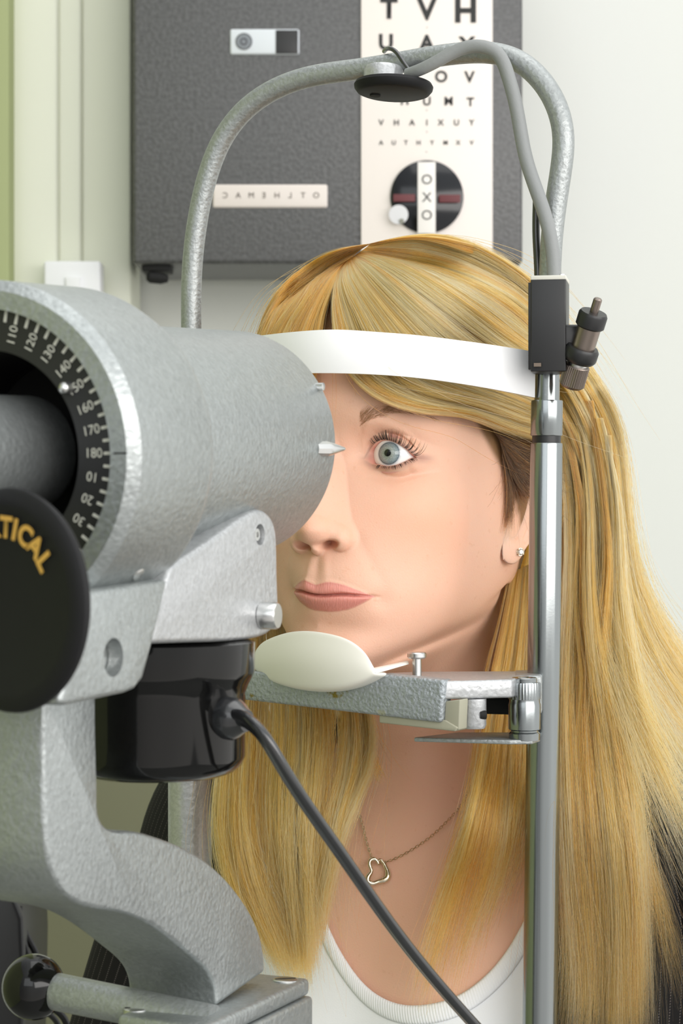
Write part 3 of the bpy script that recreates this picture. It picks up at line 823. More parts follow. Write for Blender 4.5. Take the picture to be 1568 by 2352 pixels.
# --- base plates with slotted screws
zb = side(498, 2312, ba)[2]
def on_z(px, py, z): return on_plane(px, py, np.array([0, 0, z]), UP)
c1 = on_z(268, 2332, zb); c2 = on_z(712, 2246, zb)
dv = c2-c1; ua, ub = dv @ AH, dv @ BN
base_pts = [c1, c1+AH*ua, c1+AH*ua+BN*ub, c1+BN*ub]
def inset(pts, d):
    c = sum(pts)/len(pts); out = []
    for p in pts:
        v = p-c; out.append(p+AH*np.sign(v @ AH)*d+BN*np.sign(v @ BN)*d)
    return out
MB().prism([p-UP*.0078 for p in base_pts], UP*.0078, .0022).build('base_plate', M_silver, K)
MB().prism([p-UP*.150 for p in inset(base_pts, .0012)], UP*.1417, .002).build('base_block', M_silver, K)
for px, py in ((312, 2318), (655, 2252)):
    c = on_z(px, py, zb)
    sw = MB().lathe(c-UP*.002, UP, [(0, .0056), (.0024, .0056), (.0028, .0050), (.0028, .0003)], 40)
    o = sw.build('screw', M_steel, K)
    sl = MB().box(c+UP*.00082, (AH*.6+BN*.8)*.0048, (AH*.8-BN*.6)*.00045, UP*.0002).build('screw_slot', M_hole, o)
# --- handle with black ball
hb = Pn(77, 2267, .945)
he = Pn(330, 2318, .925)
dh = (he-hb)/np.linalg.norm(he-hb)
hd = MB().lathe(hb+dh*.008, dh, [(0, .0078), (.001, .0082), (.08, .0078)], 48).build('handle', M_tube, K)
MB().sphere(hb, .0140, 48, (1, 1, 1.04)).build('ball_grip', M_black, hd)
# --- lamp bracket
bp = .0473
brpx = [(392, 1300, 1), (426, 1279, 1), (500, 1229), (575, 1178), (598, 1170), (618, 1180), (632, 1205), (637, 1240), (639, 1330), (640, 1410), (634, 1437), (618, 1455), (588, 1466), (470, 1475), (345, 1479, 1), (360, 1400, 1), (392, 1300, 1)]
MB().prism(prof(smooth_outline(brpx[:-1]), bp), -BN*(2*bp), .0048, 4).build('lamp_bracket', M_bright, K, 30)
c = side(597, 1228, bp)
cut(bpy.data.objects['lamp_bracket'], MB().lathe(c, BN, [(-.0038, .0044), (.002, .0046)], 40))
MB().lathe(c, BN, [(-.0042, .0032), (-.0018, .0032), (-.0012, .0026), (-.0012, .0012), (-.0022, .0011), (-.0022, .0002)], 36).build('screw', M_steel, K)
c = side(601, 1414, bp)
kd = BN*.96+AH*.10; kd /= np.linalg.norm(kd)
MB().lathe(c-kd*.002, kd, [(0, .0046), (.0015, .0046), (.0017, .0058), (.0085, .0058), (.0094, .0052), (.0094, .0003)], 56, knurl=(56, .0006, .0018, .0084)).build('thumb_screw', M_steel, K)
# --- pointer pin and small screw on the drum side
c = side(738, 1031, .0519)-BN*.004
pd = np.array(P(790, 1031, .965))-np.array(P(738, 1031, .955)); pd /= np.linalg.norm(pd)
pc = Pn(736, 1031, .954)
MB().lathe(pc-pd*.004, pd, [(0, .0034), (.007, .0036), (.0100, .0031), (.0185, .0009), (.0194, .0004)], 10).build('pointer_pin', M_steel, K)
MB().lathe(side(737, 888, .047), BN, [(-.004, .0018), (.0012, .0018), (.0014, .0003)], 18).build('screw', M_steel, K)
# --- black lamp housing and cord
ld = .902; lc = Pn(360, 1470, ld); lx, ly = lc[0], lc[1]
def lz(py, dd): return CH-(py-CY)/F*dd
r_u, r_l = .0415, .0375
zt, zb2 = lz(1474, ld), lz(1805, ld-r_l)
pf = [(0, .012), (0, r_l-.009), (.0015, r_l-.005), (.004, r_l-.0018), (.008, r_l), (lz(1590, ld)-zb2, r_l), (lz(1572, ld)-zb2, r_l+.0012), (lz(1555, ld)-zb2, r_u-.0012), (lz(1540, ld)-zb2, r_u), (zt-zb2, r_u), (zt-zb2+.001, r_u-.003), (zt-zb2+.001, .004)]
MB().lathe((lx, ly, zb2), UP, pf, 96).build('lamp_housing', M_black, K)
g0 = Pn(541, 1652, .878)
gd = np.array([.80, -.60, -.05]); gd /= np.linalg.norm(gd)
MB().lathe(g0-gd*.006, gd, [(0, .0088), (.005, .0088), (.0075, .0075), (.010, .0056), (.012, .0045), (.012, .001)], 40).build('grommet', M_rubber, K)
cord = [Pn(535, 1650, .878), Pn(560, 1652, .868), Pn(592, 1676, .862), Pn(640, 1748, .862), Pn(700, 1843, .87), Pn(775, 1950, .885), Pn(860, 2072, .905), Pn(960, 2205, .93), Pn(1090, 2355, .955), Pn(1160, 2430, .97)]
def twin(an):
    c_, s_2 = math.cos(an), math.sin(an)
    k = 1.0-.26*math.exp(-(c_/.34)**2)
    return c_*1.0*k, s_2*.66*k
MB().tube(cord, .0041, 120, 40, twin, up=(0.3, 1, .3)).build('power_cord', M_rubber, K)
# ================================================================== HEADREST FRAME (posts, arch, forehead band)
DR = 1.10
PR_ = Pn(1256, 1000, DR)
def fr(px, py, off=0.0): return on_plane(px, py, PR_+AH*off, AH)     # the plane of the two posts
FR = empty('headrest_frame', tuple(Pn(1238, 2500, DR)), 'grey hammered frame around her face with chrome post, white forehead band and chin cup', 'headrest')
pt, pb = Pn(1258, 700, DR), Pn(1239, 2440, DR)
ax = pb-pt; PL = np.linalg.norm(ax); ax /= PL
def tz(py): return (py-700)/(2440-700)*PL
rp = .00835
post = MB().lathe(pt, ax, [(tz(1018), .006), (tz(1018), rp-.0002), (tz(1021), rp), (tz(1600), rp+.0003), (tz(2440), rp+.0008), (tz(2445), rp+.0008)], 64).build('post', M_chrome, FR)
MB().lathe(pt, ax, [(tz(690), .0064), (tz(925), .0065)], 48).build('inner_rod', M_chrome, FR)
MB().lathe(pt, ax, [(tz(920), .006), (tz(920), .0080), (tz(923), .0082), (tz(999), .0082), (tz(1001), .0080), (tz(1001), .006)], 64).build('collar', M_chrome, FR)
MB().lathe(pt, ax, [(tz(1001), .0074), (tz(1018), .0074)], 48).build('rubber_ring', M_blackm, FR)
# arch
apx = [(439, 900), (439, 740), (440, 640), (453, 510), (475, 410), (508, 325), (560, 255), (625, 208), (700, 179), (830, 158), (960, 136), (1075, 121), (1130, 122), (1185, 138), (1240, 182), (1276, 240), (1293, 310), (1288, 390), (1276, 470), (1266, 560), (1262, 650), (1260, 690)]
MB().tube([fr(x, y) for x, y in apx], .0057, 160, 32).build('arch', M_tube, FR)
MB().lathe(fr(436, 860), -UP, [(0, .006), (0, .0117), (.003, .0121), (.365, .0121)], 48).build('side_post', M_bright, FR)
# clamp block on top of the post
c = Pn(1263, 752, 1.085)
bx, by = np.array([.985, -.17, 0]), np.array([.17, .985, 0])
blk = MB().box(c, bx*.0088, by*.013, UP*.0232, .0005).build('clamp_block', M_blackm, FR)
MB().box(c+UP*.0240, bx*.0089, by*.0131, UP*.0011, .0004).build('top_plate', simple('worn_white_edge', (.62, .61, .55), .6), blk)
MB().box(c-bx*.0095, bx*.0008, by*.010, UP*.022, .0003).build('side_plate', M_blackm, blk)
MB().lathe(Pn(1289, 640, 1.085), UP, [(0, .0022), (.0022, .0022), (.0026, .0016), (.0026, .0002)], 20).build('screw', M_steel, blk)
MB().box(Pn(1234, 838, 1.0715), bx*.0018, by*.0006, UP*.0009).build('screw_head', simple('brown_screw', (.16, .12, .09), .5), blk)
# swivel holder at the right of the block: knurled sleeve, black body, pin
h0, h1 = Pn(1312, 884, 1.080), Pn(1372, 690, 1.062)
hx = h1-h0; HL = np.linalg.norm(hx); hx /= HL
M_brown = simple('bronzed_steel', (.30, .25, .22), .35, 1.0)
hold = MB().lathe(h0, hx, [(.013, .003), (.013, .0072), (.0145, .0084), (.0160, .0086), (.0195, .0086), (.0210, .0076), (.0210, .003)], 48).build('swivel_body', M_blackm, FR)
MB().lathe(h0, hx, [(-.001, .0012), (-.001, .0052), (.0005, .0066), (.0105, .0064), (.0110, .0058), (.0110, .002)], 72, knurl=(72, .00035, .0005, .0105)).build('knurled_sleeve', M_brown, hold)
MB().lathe(h0, hx, [(.0105, .0049), (.0135, .0049)], 32).build('collar', M_steel, hold)
MB().lathe(h0, hx, [(.0200, .0060), (.0325, .0060)], 40).build('spindle', M_brown, hold)
MB().lathe(h0, hx, [(.0318, .003), (.0318, .0066), (.0326, .0074), (.0385, .0074), (.0398, .0066), (.0398, .001)], 40).build('cap', M_blackm, hold)
MB().lathe(h0, hx, [(.039, .0022), (HL+.0005, .0022), (HL+.0012, .0016), (HL+.0012, .0003)], 24).build('pin', M_brown, hold)
MB().box((h0+hx*.0175+np.array(c)+np.array([.006, 0, 0]))/2, (1, 0, 0) @ np.eye(3)*.0070, by*.006, UP*.0075, .0015).build('stub', M_blackm, hold)
# white forehead band
top_ = [(1228, 808), (1150, 795), (1050, 781), (950, 769), (860, 762), (770, 757), (700, 760), (620, 768), (540, 779), (470, 792)]
bot_ = [(1228, 913), (1150, 897), (1050, 880), (950, 867), (860, 860), (770, 857), (700, 857), (620, 860), (540, 866), (470, 872)]
dd = [1.096, 1.086, 1.080, 1.0775, 1.0765, 1.078, 1.084, 1.100, 1.128, 1.170]
A_ = cr_path(np.array([Pn(x, y, d) for (x, y), d in zip(top_, dd)]), 70); B_2 = cr_path(np.array([Pn(x, y, d) for (x, y), d in zip(bot_, dd)]), 70)
rows = []
for f_ in np.linspace(0, 1, 9):
    r = A_*(1-f_)+B_2*f_
    rows.append(r-np.array([0, 1, 0])*.0012*(1-(2*f_-1)**2))
rows = np.array(rows); T_ = np.gradient(rows[4], axis=0); nb_ = np.cross(T_, UP); nb_ /= np.linalg.norm(nb_, axis=1, keepdims=True)
nb_ *= np.sign(nb_[35, 1])
shell = np.concatenate([rows, (rows+nb_[None]*.0022)[::-1]], 0)
k, n_ = shell.shape[:2]; ids = np.arange(k*n_).reshape(k, n_)
q = [np.stack([ids[i][:-1], ids[i][1:], ids[(i+1) % k][1:], ids[(i+1) % k][:-1]], 1) for i in range(k)]
me = mesh_np('forehead_band', shell.reshape(-1, 3), np.concatenate(q))
me.set_sharp_from_angle(angle=math.radians(40))
link('forehead_band', me, M_white, FR)
# ------------------------------------------------------------------ fixation lamp hanging on the arch
fc = fr(903, 211, -.012)
FL = FR
fa = np.array([.05, .05, .98]); fa /= np.linalg.norm(fa)
head = MB().lathe(fc, fa, [(-.0012, .0008), (-.0012, .0175), (-.0006, .0190), (.0014, .0206), (.0030, .0209), (.0046, .0200), (.0054, .0165), (.0056, .004)], 72).build('lamp_disc', M_disc, FL)
for dx, dy in ((-.0095, .004), (.0065, -.004)):
    ex_ = np.array([1, 0, 0]); ey_ = np.cross(fa, ex_)
    MB().lathe(fc+ex_*dx+ey_*dy-fa*.0014, fa, [(0, .0028), (.0012, .0028)], 24).build('bore', M_hole, head)
cc = fr(880, 176, -.010)
MB().lathe(cc-fa*.003, fa, [(-.002, .0105), (.0066, .0103), (.0084, .0090), (.0088, .001)], 56).build('lamp_cap', M_bright, FL)
cab = [fr(936, 170, -.014), fr(962, 161, -.016), fr(1010, 137, -.016), fr(1060, 112, -.014), fr(1105, 107, -.013), fr(1140, 122, -.012), (fr(1165, 170, -.011)), fr(1186, 250, -.011), fr(1208, 365, -.011), fr(1243, 470, -.012), fr(1266, 560, -.013), fr(1273, 650, -.012)]
MB().tube(cab, [.0031, .0034, .0036, .0036, .0036, .0036, .0036], 110, 24).build('lamp_cable', M_greycable, FL)
MB().tube([fr(882, 118, .002), fr(893, 111, -.006), fr(908, 118, -.010), fr(928, 146, -.013), fr(943, 166, -.015)], .0012, 30, 12).build('thin_wire', M_rubber, FL)
MB().tube([fr(1232, 452, .004), fr(1231, 540, .004), fr(1234, 600, .002), fr(1236, 660, 0)], .0020, 30, 12).build('spare_cable', M_rubber, FL)
# ================================================================== CHIN REST on the right post
CR = FR
z0 = Pn(1023, 1562, 1.055)[2]
def cp(px, py, d): return Pn(px, py, d)
ang = math.radians(30); ND = np.array([math.cos(ang), -math.sin(ang), 0])
cA = Pn(1020, 1562, 1.047); NA = np.array([math.sin(ang), math.cos(ang), 0])
def onf(px, py): return on_plane(px, py, cA, NA)
# front beam: outline in its front face, extruded back
beam = [onf(545, 1540), onf(700, 1552), onf(875, 1548), onf(1020, 1562), onf(1013, 1661), onf(545, 1606)]
CR = MB().prism(beam, NA*.010, .0018).build('chin_rest_arm', M_arm, FR)
n = M_arm.node_tree; b = n.nodes['Principled BSDF']
src_ = b.inputs['Base Color'].links[0].from_socket
tcn = N(n, 'ShaderNodeTexCoord'); acc = src_
for (px, py), rad_, col_ in (((772, 1588), .0075, (.22, .17, .03)), ((582, 1600), .004, (.24, .19, .06)), ((876, 1636), .0038, (.40, .40, .32))):
    dn_ = N(n, 'ShaderNodeVectorMath', operation='DISTANCE'); dn_.inputs[1].default_value = tuple(onf(px, py)); n.links.new(tcn.outputs['Object'], dn_.inputs[0])
    nz_ = N(n, 'ShaderNodeTexNoise'); nz_.inputs['Scale'].default_value = 260; nz_.inputs['Detail'].default_value = 4; n.links.new(tcn.outputs['Object'], nz_.inputs[0])
    ma_ = N(n, 'ShaderNodeMath', operation='MULTIPLY_ADD'); ma_.inputs[1].default_value = rad_*2.4; n.links.new(nz_.outputs[0], ma_.inputs[0]); n.links.new(dn_.outputs['Value'], ma_.inputs[2])
    mr_ = N(n, 'ShaderNodeMapRange'); mr_.inputs['From Min'].default_value = rad_*1.75; mr_.inputs['From Max'].default_value = rad_*1.45; n.links.new(ma_.outputs[0], mr_.inputs['Value'])
    mx_ = N(n, 'ShaderNodeMix', data_type='RGBA'); n.links.new(mr_.outputs[0], mx_.inputs[0]); n.links.new(acc, mx_.inputs[6]); mx_.inputs[7].default_value = (*col_, 1); acc = mx_.outputs[2]
n.links.new(acc, b.inputs['Base Color'])
# thinner rear part running to the post
tp = [Pn(1012, 1562, 1.049), Pn(1175, 1559, 1.060), Pn(1222, 1545, 1.085), Pn(1215, 1532, 1.115), Pn(967, 1524, 1.112), Pn(860, 1540, 1.10)]
zt_ = Pn(1100, 1561, 1.058)[2]
tp = [np.array([p[0], p[1], zt_]) for p in tp]
MB().prism([p-UP*.0092 for p in tp], UP*.0092, .0012).build('arm_link', M_bright, CR)
M_olive = simple('olive_painted_metal', (.34, .33, .25), .55)
MB().prism([onf(866, 1640)+NA*.002, onf(1018, 1655)+NA*.002, onf(1046, 1672)+NA*.002, onf(1040, 1681)+NA*.002, onf(866, 1661)+NA*.002], NA*.020, .0006).build('spacer', M_olive, CR)
MB().prism([onf(1016, 1612)+NA*.003, onf(1050, 1608)+NA*.003, onf(1047, 1678)+NA*.003, onf(1012, 1678)+NA*.003], NA*.009, .0006).build('spacer_lug', M_olive, CR)
MB().lathe(Pn(1087, 1604, 1.060), -UP, [(0, .0064), (.0130, .0064), (.0148, .0056), (.0148, .001)], 40).build('link_stud', M_bright, CR)
MB().lathe(Pn(1110, 1642, 1.056), (1, .2, 0), [(-.002, .0022), (.0012, .0022)], 20).build('bore', M_hole, CR)
# lower strap
ls = [Pn(950, 1672, 1.075), Pn(1170, 1704, 1.062), Pn(1222, 1706, 1.063), Pn(1240, 1694, 1.075), Pn(1230, 1672, 1.10), Pn(1050, 1668, 1.10)]
zl = Pn(1200, 1700, 1.062)[2]
MB().prism([np.array([p[0], p[1], zl-.0022]) for p in ls], UP*.0022, .0006).build('strap', M_tube, CR)
# knurled clamp nut
nc = Pn(1204, 1700, 1.070)
nz = lambda py: (1700-py)/F*1.070
nut = MB().lathe(nc, UP, [(nz(1699), .0078), (nz(1684), .0079), (nz(1680), .0070), (nz(1677), .0070), (nz(1674), .0081), (nz(1618), .0082), (nz(1612), .0078), (nz(1604), .0078)], 64).build('clamp_nut', M_chrome, CR)
MB().lathe(nc, UP, [(nz(1606), .0072), (nz(1605), .0082), (nz(1570), .0082), (nz(1567), .0078), (nz(1567), .0064), (nz(1558), .0064), (nz(1556), .0060), (nz(1556), .0034), (nz(1560), .003), (nz(1560), .0003)], 72, knurl=(72, .00045, nz(1604), nz(1570))).build('knurled_ring', M_chrome, CR)
def zblock(px, y0, y1, dref, nm, mat, bev):
    z_0, z_1 = Pn(1200, y0, dref)[2], Pn(1200, y1, dref)[2]
    MB().prism([np.array([*(Pn(x, 1552, d)[:2]), z_1]) for x, d in px], UP*(z_0-z_1), bev).build(nm, mat, CR)
zblock(((1180, 1.082), (1244, 1.082), (1247, 1.118), (1180, 1.118)), 1552, 1642, 1.08, 'post_clamp', M_tube, .0015)
zblock(((1108, 1.092), (1176, 1.088), (1180, 1.115), (1108, 1.115)), 1603, 1641, 1.09, 'dark_gap_block', M_hole, .001)  # black block in place of the shaded gap between stud and nut
# pin for the papers
pz = Pn(957, 1548, 1.082)
MB().lathe(pz, UP, [(-.004, .0024), (.0078, .0024), (.0078, .0040), (.0086, .0049), (.0104, .0049), (.0110, .0044), (.0110, .0003)], 40).build('paper_pin', M_steel, CR)
# cup: bowed front guard, tray under the chin, tongue to the pin
tp_ = [(584, 1528), (590, 1496), (625, 1465), (690, 1449), (755, 1455), (815, 1478), (847, 1512), (860, 1543)]
bt_ = [(584, 1530), (604, 1549), (640, 1566), (700, 1578), (755, 1580), (805, 1572), (840, 1558), (862, 1546)]
def dcup(px): return float(np.interp(px, [584, 862], [1.112, 1.056]))-.008*(1-((px-722)/140.0)**2)
Tt = cr_path(np.array([Pn(x, y, dcup(x)) for x, y in tp_]), 48); Bt = cr_path(np.array([Pn(x, y, dcup(x)-.001) for x, y in bt_]), 48)
rows = []
nf = 12
for i_ in range(nf+1):
    f_ = i_/nf
    r = Tt*(1-f_)+Bt*f_
    r = r-NA*.0045*np.sin(np.pi*f_*.9)[..., None]*np.sin(np.linspace(0, np.pi, 48))[:, None]
    rows.append(r)
for g_ in (.25, .6, 1.0):
    r = Bt+NA*.013*g_+UP*(-.001*g_-.004*np.sin(np.linspace(0, np.pi, 48))[:, None]*np.sin(np.pi*g_)*.3)
    rows.append(r)
rows = np.array(rows)
k, n_ = rows.shape[:2]; ids = np.arange(k*n_).reshape(k, n_)
q = np.concatenate([np.stack([ids[i][:-1], ids[i][1:], ids[i+1][1:], ids[i+1][:-1]], 1) for i in range(k-1)])
me = mesh_np('chin_cup', rows.reshape(-1, 3), q)
cup = link('chin_cup', me, M_cup, FR)
so = cup.modifiers.new('thick', 'SOLIDIFY'); so.thickness = .0022; so.offset = 0
bv = cup.modifiers.new('soft', 'SUBSURF'); bv.levels = 1; bv.render_levels = 1
tg = [onf(853, 1541)-NA*.0045, onf(858, 1549)-NA*.0045, Pn(940, 1523, 1.085), Pn(936, 1519, 1.085)]
MB().prism([Pn(855, 1538, 1.055), Pn(864, 1548, 1.055), Pn(940, 1526, 1.083), Pn(936, 1521, 1.083)], np.array([0, .006, 0.0005]), .0006).build('cup_tongue', M_cup, cup)
# ================================================================== ROOM
def struct(o): o['kind'] = 'structure'; return o
M_wall = simple('cream_wall_paint', (.74, .755, .72), .7, bump=(60, .04, .001))
M_wallg = simple('pale_green_wall_paint', (.33, .37, .18), .7)
M_trim = simple('cream_gloss_trim', (.72, .74, .62), .45)
DB = 2.05
def slab(name, c, h, mat, bev=0.0): return struct(MB().box(c, (h[0], 0, 0), (0, h[1], 0), (0, 0, h[2]), bev).build(name, mat))
slab('wall_back', (.2, DB+.05, 1.25), (1.45, .05, 1.25), M_wall)
slab('floor', (.2, .9, -.02), (1.6, 1.25, .02), simple('grey_vinyl_floor', (.22, .22, .21), .5))
xl = P(22, 1000, 1.75).x
slab('wall_left', (-1.25+.0, .95, 1.25), (.05, 1.15, 1.25), M_wallg)
# boxed-in corner at the left with vertical ridges
x0, x1 = P(24, 0, 1.93).x, P(300, 0, 1.93).x
slab('trim_1', ((x0+P(132, 0, 1.93).x)/2, 1.98, 1.25), ((P(133, 0, 1.93).x-x0)/2, .05, 1.25), M_trim, .004)
xa, xb = P(131, 0, 1.93).x, P(184, 0, 1.93).x
slab('trim_2', ((xa+xb)/2, 1.985, 1.25), ((xb-xa)/2, .047, 1.25), M_trim, .003)
xa, xb = P(183, 0, 1.93).x, P(297, 0, 1.93).x
slab('trim_3', ((xa+xb)/2, 1.99, 1.25), ((xb-xa)/2, .045, 1.25), M_trim, .003)
xg = P(22, 0, 1.9).x
slab('trim_4', (xg-.10, 1.95, 1.25), (.0995, .05, 1.25), M_wallg, .002)
# ------------------------------------------------------------------ letter chart cabinet on the back wall
DC = 1.86
def cf(px, py, dz=0.0): return Pn(px, py, DC-dz)
CB = empty('test_chart_cabinet', tuple(cf(750, 605)), 'grey speckled wall cabinet with illuminated letter chart above her head', 'chart cabinet')
def speck(name, col):
    m, n, b = new_mat(name)
    t = N(n, 'ShaderNodeTexCoord'); no = N(n, 'ShaderNodeTexNoise'); no.inputs['Scale'].default_value = 300; no.inputs['Detail'].default_value = 2
    n.links.new(t.outputs['Object'], no.inputs[0])
    r = N(n, 'ShaderNodeValToRGB'); r.color_ramp.elements[0].position = .35; r.color_ramp.elements[0].color = (*[c*.82 for c in col], 1)
    r.color_ramp.elements[1].position = .68; r.color_ramp.elements[1].color = (*[c*1.15 for c in col], 1)
    n.links.new(no.outputs[0], r.inputs[0]); n.links.new(r.outputs[0], b.inputs['Base Color'])
    b.inputs['Metallic'].default_value = .35; b.inputs['Roughness'].default_value = .42
    bu = N(n, 'ShaderNodeBump'); bu.inputs['Strength'].default_value = .4; bu.inputs['Distance'].default_value = .001
    n.links.new(no.outputs[0], bu.inputs['Height']); n.links.new(bu.outputs[0], b.inputs['Normal'])
    return m
M_cab = speck('speckled_grey_metal', (.112, .112, .114))
def rect(x0, y0, x1, y1, dz, th, name, mat, parent, bev=.001, d0=DC):
    a, b = Pn(x0, y0, d0-dz), Pn(x1, y1, d0-dz)
    c = (a+b)/2
    return MB().box(c+np.array([0, th/2, 0]), (abs(b[0]-a[0])/2, 0, 0), (0, th/2, 0), (0, 0, abs(a[2]-b[2])/2), bev).build(name, mat, parent)
rect(303, -330, 1200, 606, 0, .135, 'cabinet_body', M_cab, CB, .004)
M_lit = simple('lit_opal_panel', (.78, .72, .68), .35, emit=((1.0, .90, .83), .10))
pan = rect(829, -330, 1131, 606, .003, .003, 'chart_panel', M_lit, CB, .0005)
M_ink = simple('black_print', (.012, .012, .012), .5)
M_ink2 = simple('grey_print', (.10, .08, .06), .5)
exv, ezv = (1, 0, 0), (0, 0, 1)
def put(st, px, py, hpx, wt=.0, dz=.0036):
    h = hpx/F*DC
    return (st, h/.70, frame_mtx(cf(px, py, dz), exv, ezv), wt*h)
its = []
for st, px, py, hp, wt in [('T', 893, 22, 44, .05), ('V', 980, 24, 46, .05), ('H', 1069, 27, 52, .05), ('U', 886, 98, 34, .05), ('A', 980, 100, 34, .05), ('X', 1072, 104, 34, .05),
        ('H', 879, 176, 25, .04), ('T', 946, 176, 25, .04), ('O', 1013, 177, 25, .04), ('V', 1078, 178, 25, .04),
        ('H', 929, 232, 19, .04), ('U', 980, 233, 19, .04), ('M', 1030, 233, 19, .04), ('T', 1080, 235, 19, .04)]:
    its.append(put(st, px, py, hp, wt))
for st, px in zip('VHAIXUY', (875, 910, 946, 980, 1012, 1048, 1083)): its.append(put(st, px, 282, 13, .03))
for st, px in zip('AUTHYMXV', (875, 904, 932, 961, 992, 1023, 1052, 1083)): its.append(put(st, px, 328, 10, .03))
for px, py in ((980, 58), (980, 248), (980, 298), (979, 344)): its.append(put('.', px, py, 14, 0))
text_mesh(its, 'chart_lettering', M_ink, pan)
# round red-green dial with the white strip
dc = cf(980, 452, .0055)
dl = MB().lathe(dc+np.array([0, .004, 0]), (0, -1, 0), [(0, .0318), (.004, .0318), (.0044, .0312), (.0044, .0003)], 80).build('dial', simple('black_glass', (.006, .007, .010), .12, 0, .5), CB)
rect(959, 372, 1000, 536, .0118, .0016, 'white_strip', simple('white_strip', (.78, .75, .72), .4, emit=((1, .92, .87), .08)), dl, .0002)
st_its = [put('O', 980, 413, 22, 0.0, .0122), put('X', 980, 454, 22, 0.0, .0122), put('O', 980, 495, 22, 0.0, .0122)]
text_mesh(st_its, 'strip_lettering', M_ink, dl)
M_red = simple('dull_red_bar', (.13, .025, .03), .5)
rect(903, 446, 953, 463, .0112, .001, 'red_bar', M_red, dl, .0001)
rect(1008, 447, 1057, 465, .0112, .001, 'red_bar', M_red, dl, .0001)
disc_ = MB().lathe(cf(915, 493, .0102), (0, -1, 0), [(0, .0084), (.0008, .0084), (.0010, .0002)], 40).build('white_disc', simple('white_disc', (.66, .66, .68), .4), dl)  # plain white disc at the dial's lower left
MB().lathe(cf(922, 508, .0113), (0, -1, 0), [(0, .0022), (.0008, .0022), (.0010, .0002)], 20).build('dial_screw', simple('dial_screw', (.22, .22, .18), .4), dl)
# two inset windows at the left of the chart
wn_ = rect(528, 66, 687, 125, .002, .004, 'selector_window', simple('white_selector', (.66, .70, .74), .4), CB, .0018)
rect(633, 69, 684, 123, .0026, .001, 'black_half', simple('black_half', (.015, .015, .016), .4), wn_, .0003)
MB().lathe(cf(560, 95, .0026), (0, -1, 0), [(-.001, .0073), (.0003, .0073), (.0003, .0062), (-.001, .0062)], 40, cap=False).build('ring', simple('grey_ring', (.12, .13, .14), .4), wn_)
MB().lathe(cf(560, 95, .0026), (0, -1, 0), [(-.001, .0058), (.0004, .0058), (.0005, .0001)], 40).build('spot', simple('grey_spot', (.20, .22, .24), .4), wn_)
MB().lathe(cf(560, 95, .0032), (0, -1, 0), [(-.001, .0030), (.0004, .0030), (.0004, .0022), (-.001, .0022)], 40, cap=False).build('inner_ring', simple('dark_ring', (.04, .04, .05), .4), wn_)
w2 = rect(488, 423, 752, 477, .002, .004, 'letter_window', simple('warm_letter_window', (.68, .62, .58), .4, emit=((1, .9, .85), .05)), CB, .0020)
m4 = []
for st, px in zip('CAMEHLTO', (517, 547, 577, 606, 636, 666, 696, 726)):
    mm = frame_mtx(cf(px, 449, .0026), (-1, 0, 0), ezv)
    m4.append((st, 13/F*DC/.7, mm, 0))
text_mesh(m4, 'mirror_lettering', M_ink2, w2)
rect(325, 608, 392, 622, -.006, .03, 'bracket', M_hole, CB, .001)
MB().lathe(cf(360, 638, -.01), (1, 0, -.1), [(-.009, .003), (-.006, .0052), (.004, .0052), (.010, .003)], 24).build('catch', M_hole, CB)
# ------------------------------------------------------------------ switch plate on the trim
SW = empty('wall_switch', tuple(Pn(166, 640, 1.93)), 'white plastic switch plate on the cream trim at the left', 'light switch')
def rect2(x0, y0, x1, y1, d, th, name, mat, par, bev):
    return rect(x0, y0, x1, y1, 0, th, name, mat, par, bev, d0=d)
rect2(100, 599, 231, 735, 1.905, .03, 'switch_plate', simple('white_switch_plastic', (.80, .81, .83), .35), SW, .0025)
rect2(150, 636, 185, 700, 1.902, .006, 'rocker', simple('white_rocker', (.78, .79, .80), .35), SW, .001)
# ------------------------------------------------------------------ dark stand and shade-toned backdrop at the lower left
EQ = empty('equipment_stand', tuple(Pn(10, 2400, 1.5)), 'black equipment stand in shade at the lower left edge, behind the ball grip', 'equipment stand')
MB().prism([Pn(-160, 1990, 1.45), Pn(20, 2030, 1.45), Pn(52, 2110, 1.45), Pn(56, 2200, 1.45), Pn(50, 2500, 1.45), Pn(-160, 2500, 1.45)], (0, .12, 0), .004).build('stand_body', M_blackm, EQ)
MB().tube([Pn(40, 2060, 1.47), Pn(62, 2150, 1.47), Pn(85, 2200, 1.47), Pn(92, 2290, 1.47), Pn(140, 2330, 1.47), Pn(160, 2420, 1.47)], .0024, 50, 10).build('cable', M_blackm, EQ)
MB().tube([Pn(46, 2080, 1.46), Pn(52, 2150, 1.46), Pn(70, 2230, 1.46), Pn(80, 2300, 1.46), Pn(125, 2340, 1.46), Pn(140, 2420, 1.46)], .0020, 50, 10).build('cable', M_blackm, EQ)
SHB = empty('shade_backdrop', tuple(Pn(180, 2500, 1.80)), 'olive low cupboard standing in for the shaded lower wall, seen under the instrument arm', 'backdrop')
rect2(-160, 1770, 640, 3600, 1.80, .15, 'shade_backdrop_front', simple('olive_shade_tone', (.17, .17, .10), .6), SHB, .003)  # dark olive stands in for shade on the lower wall
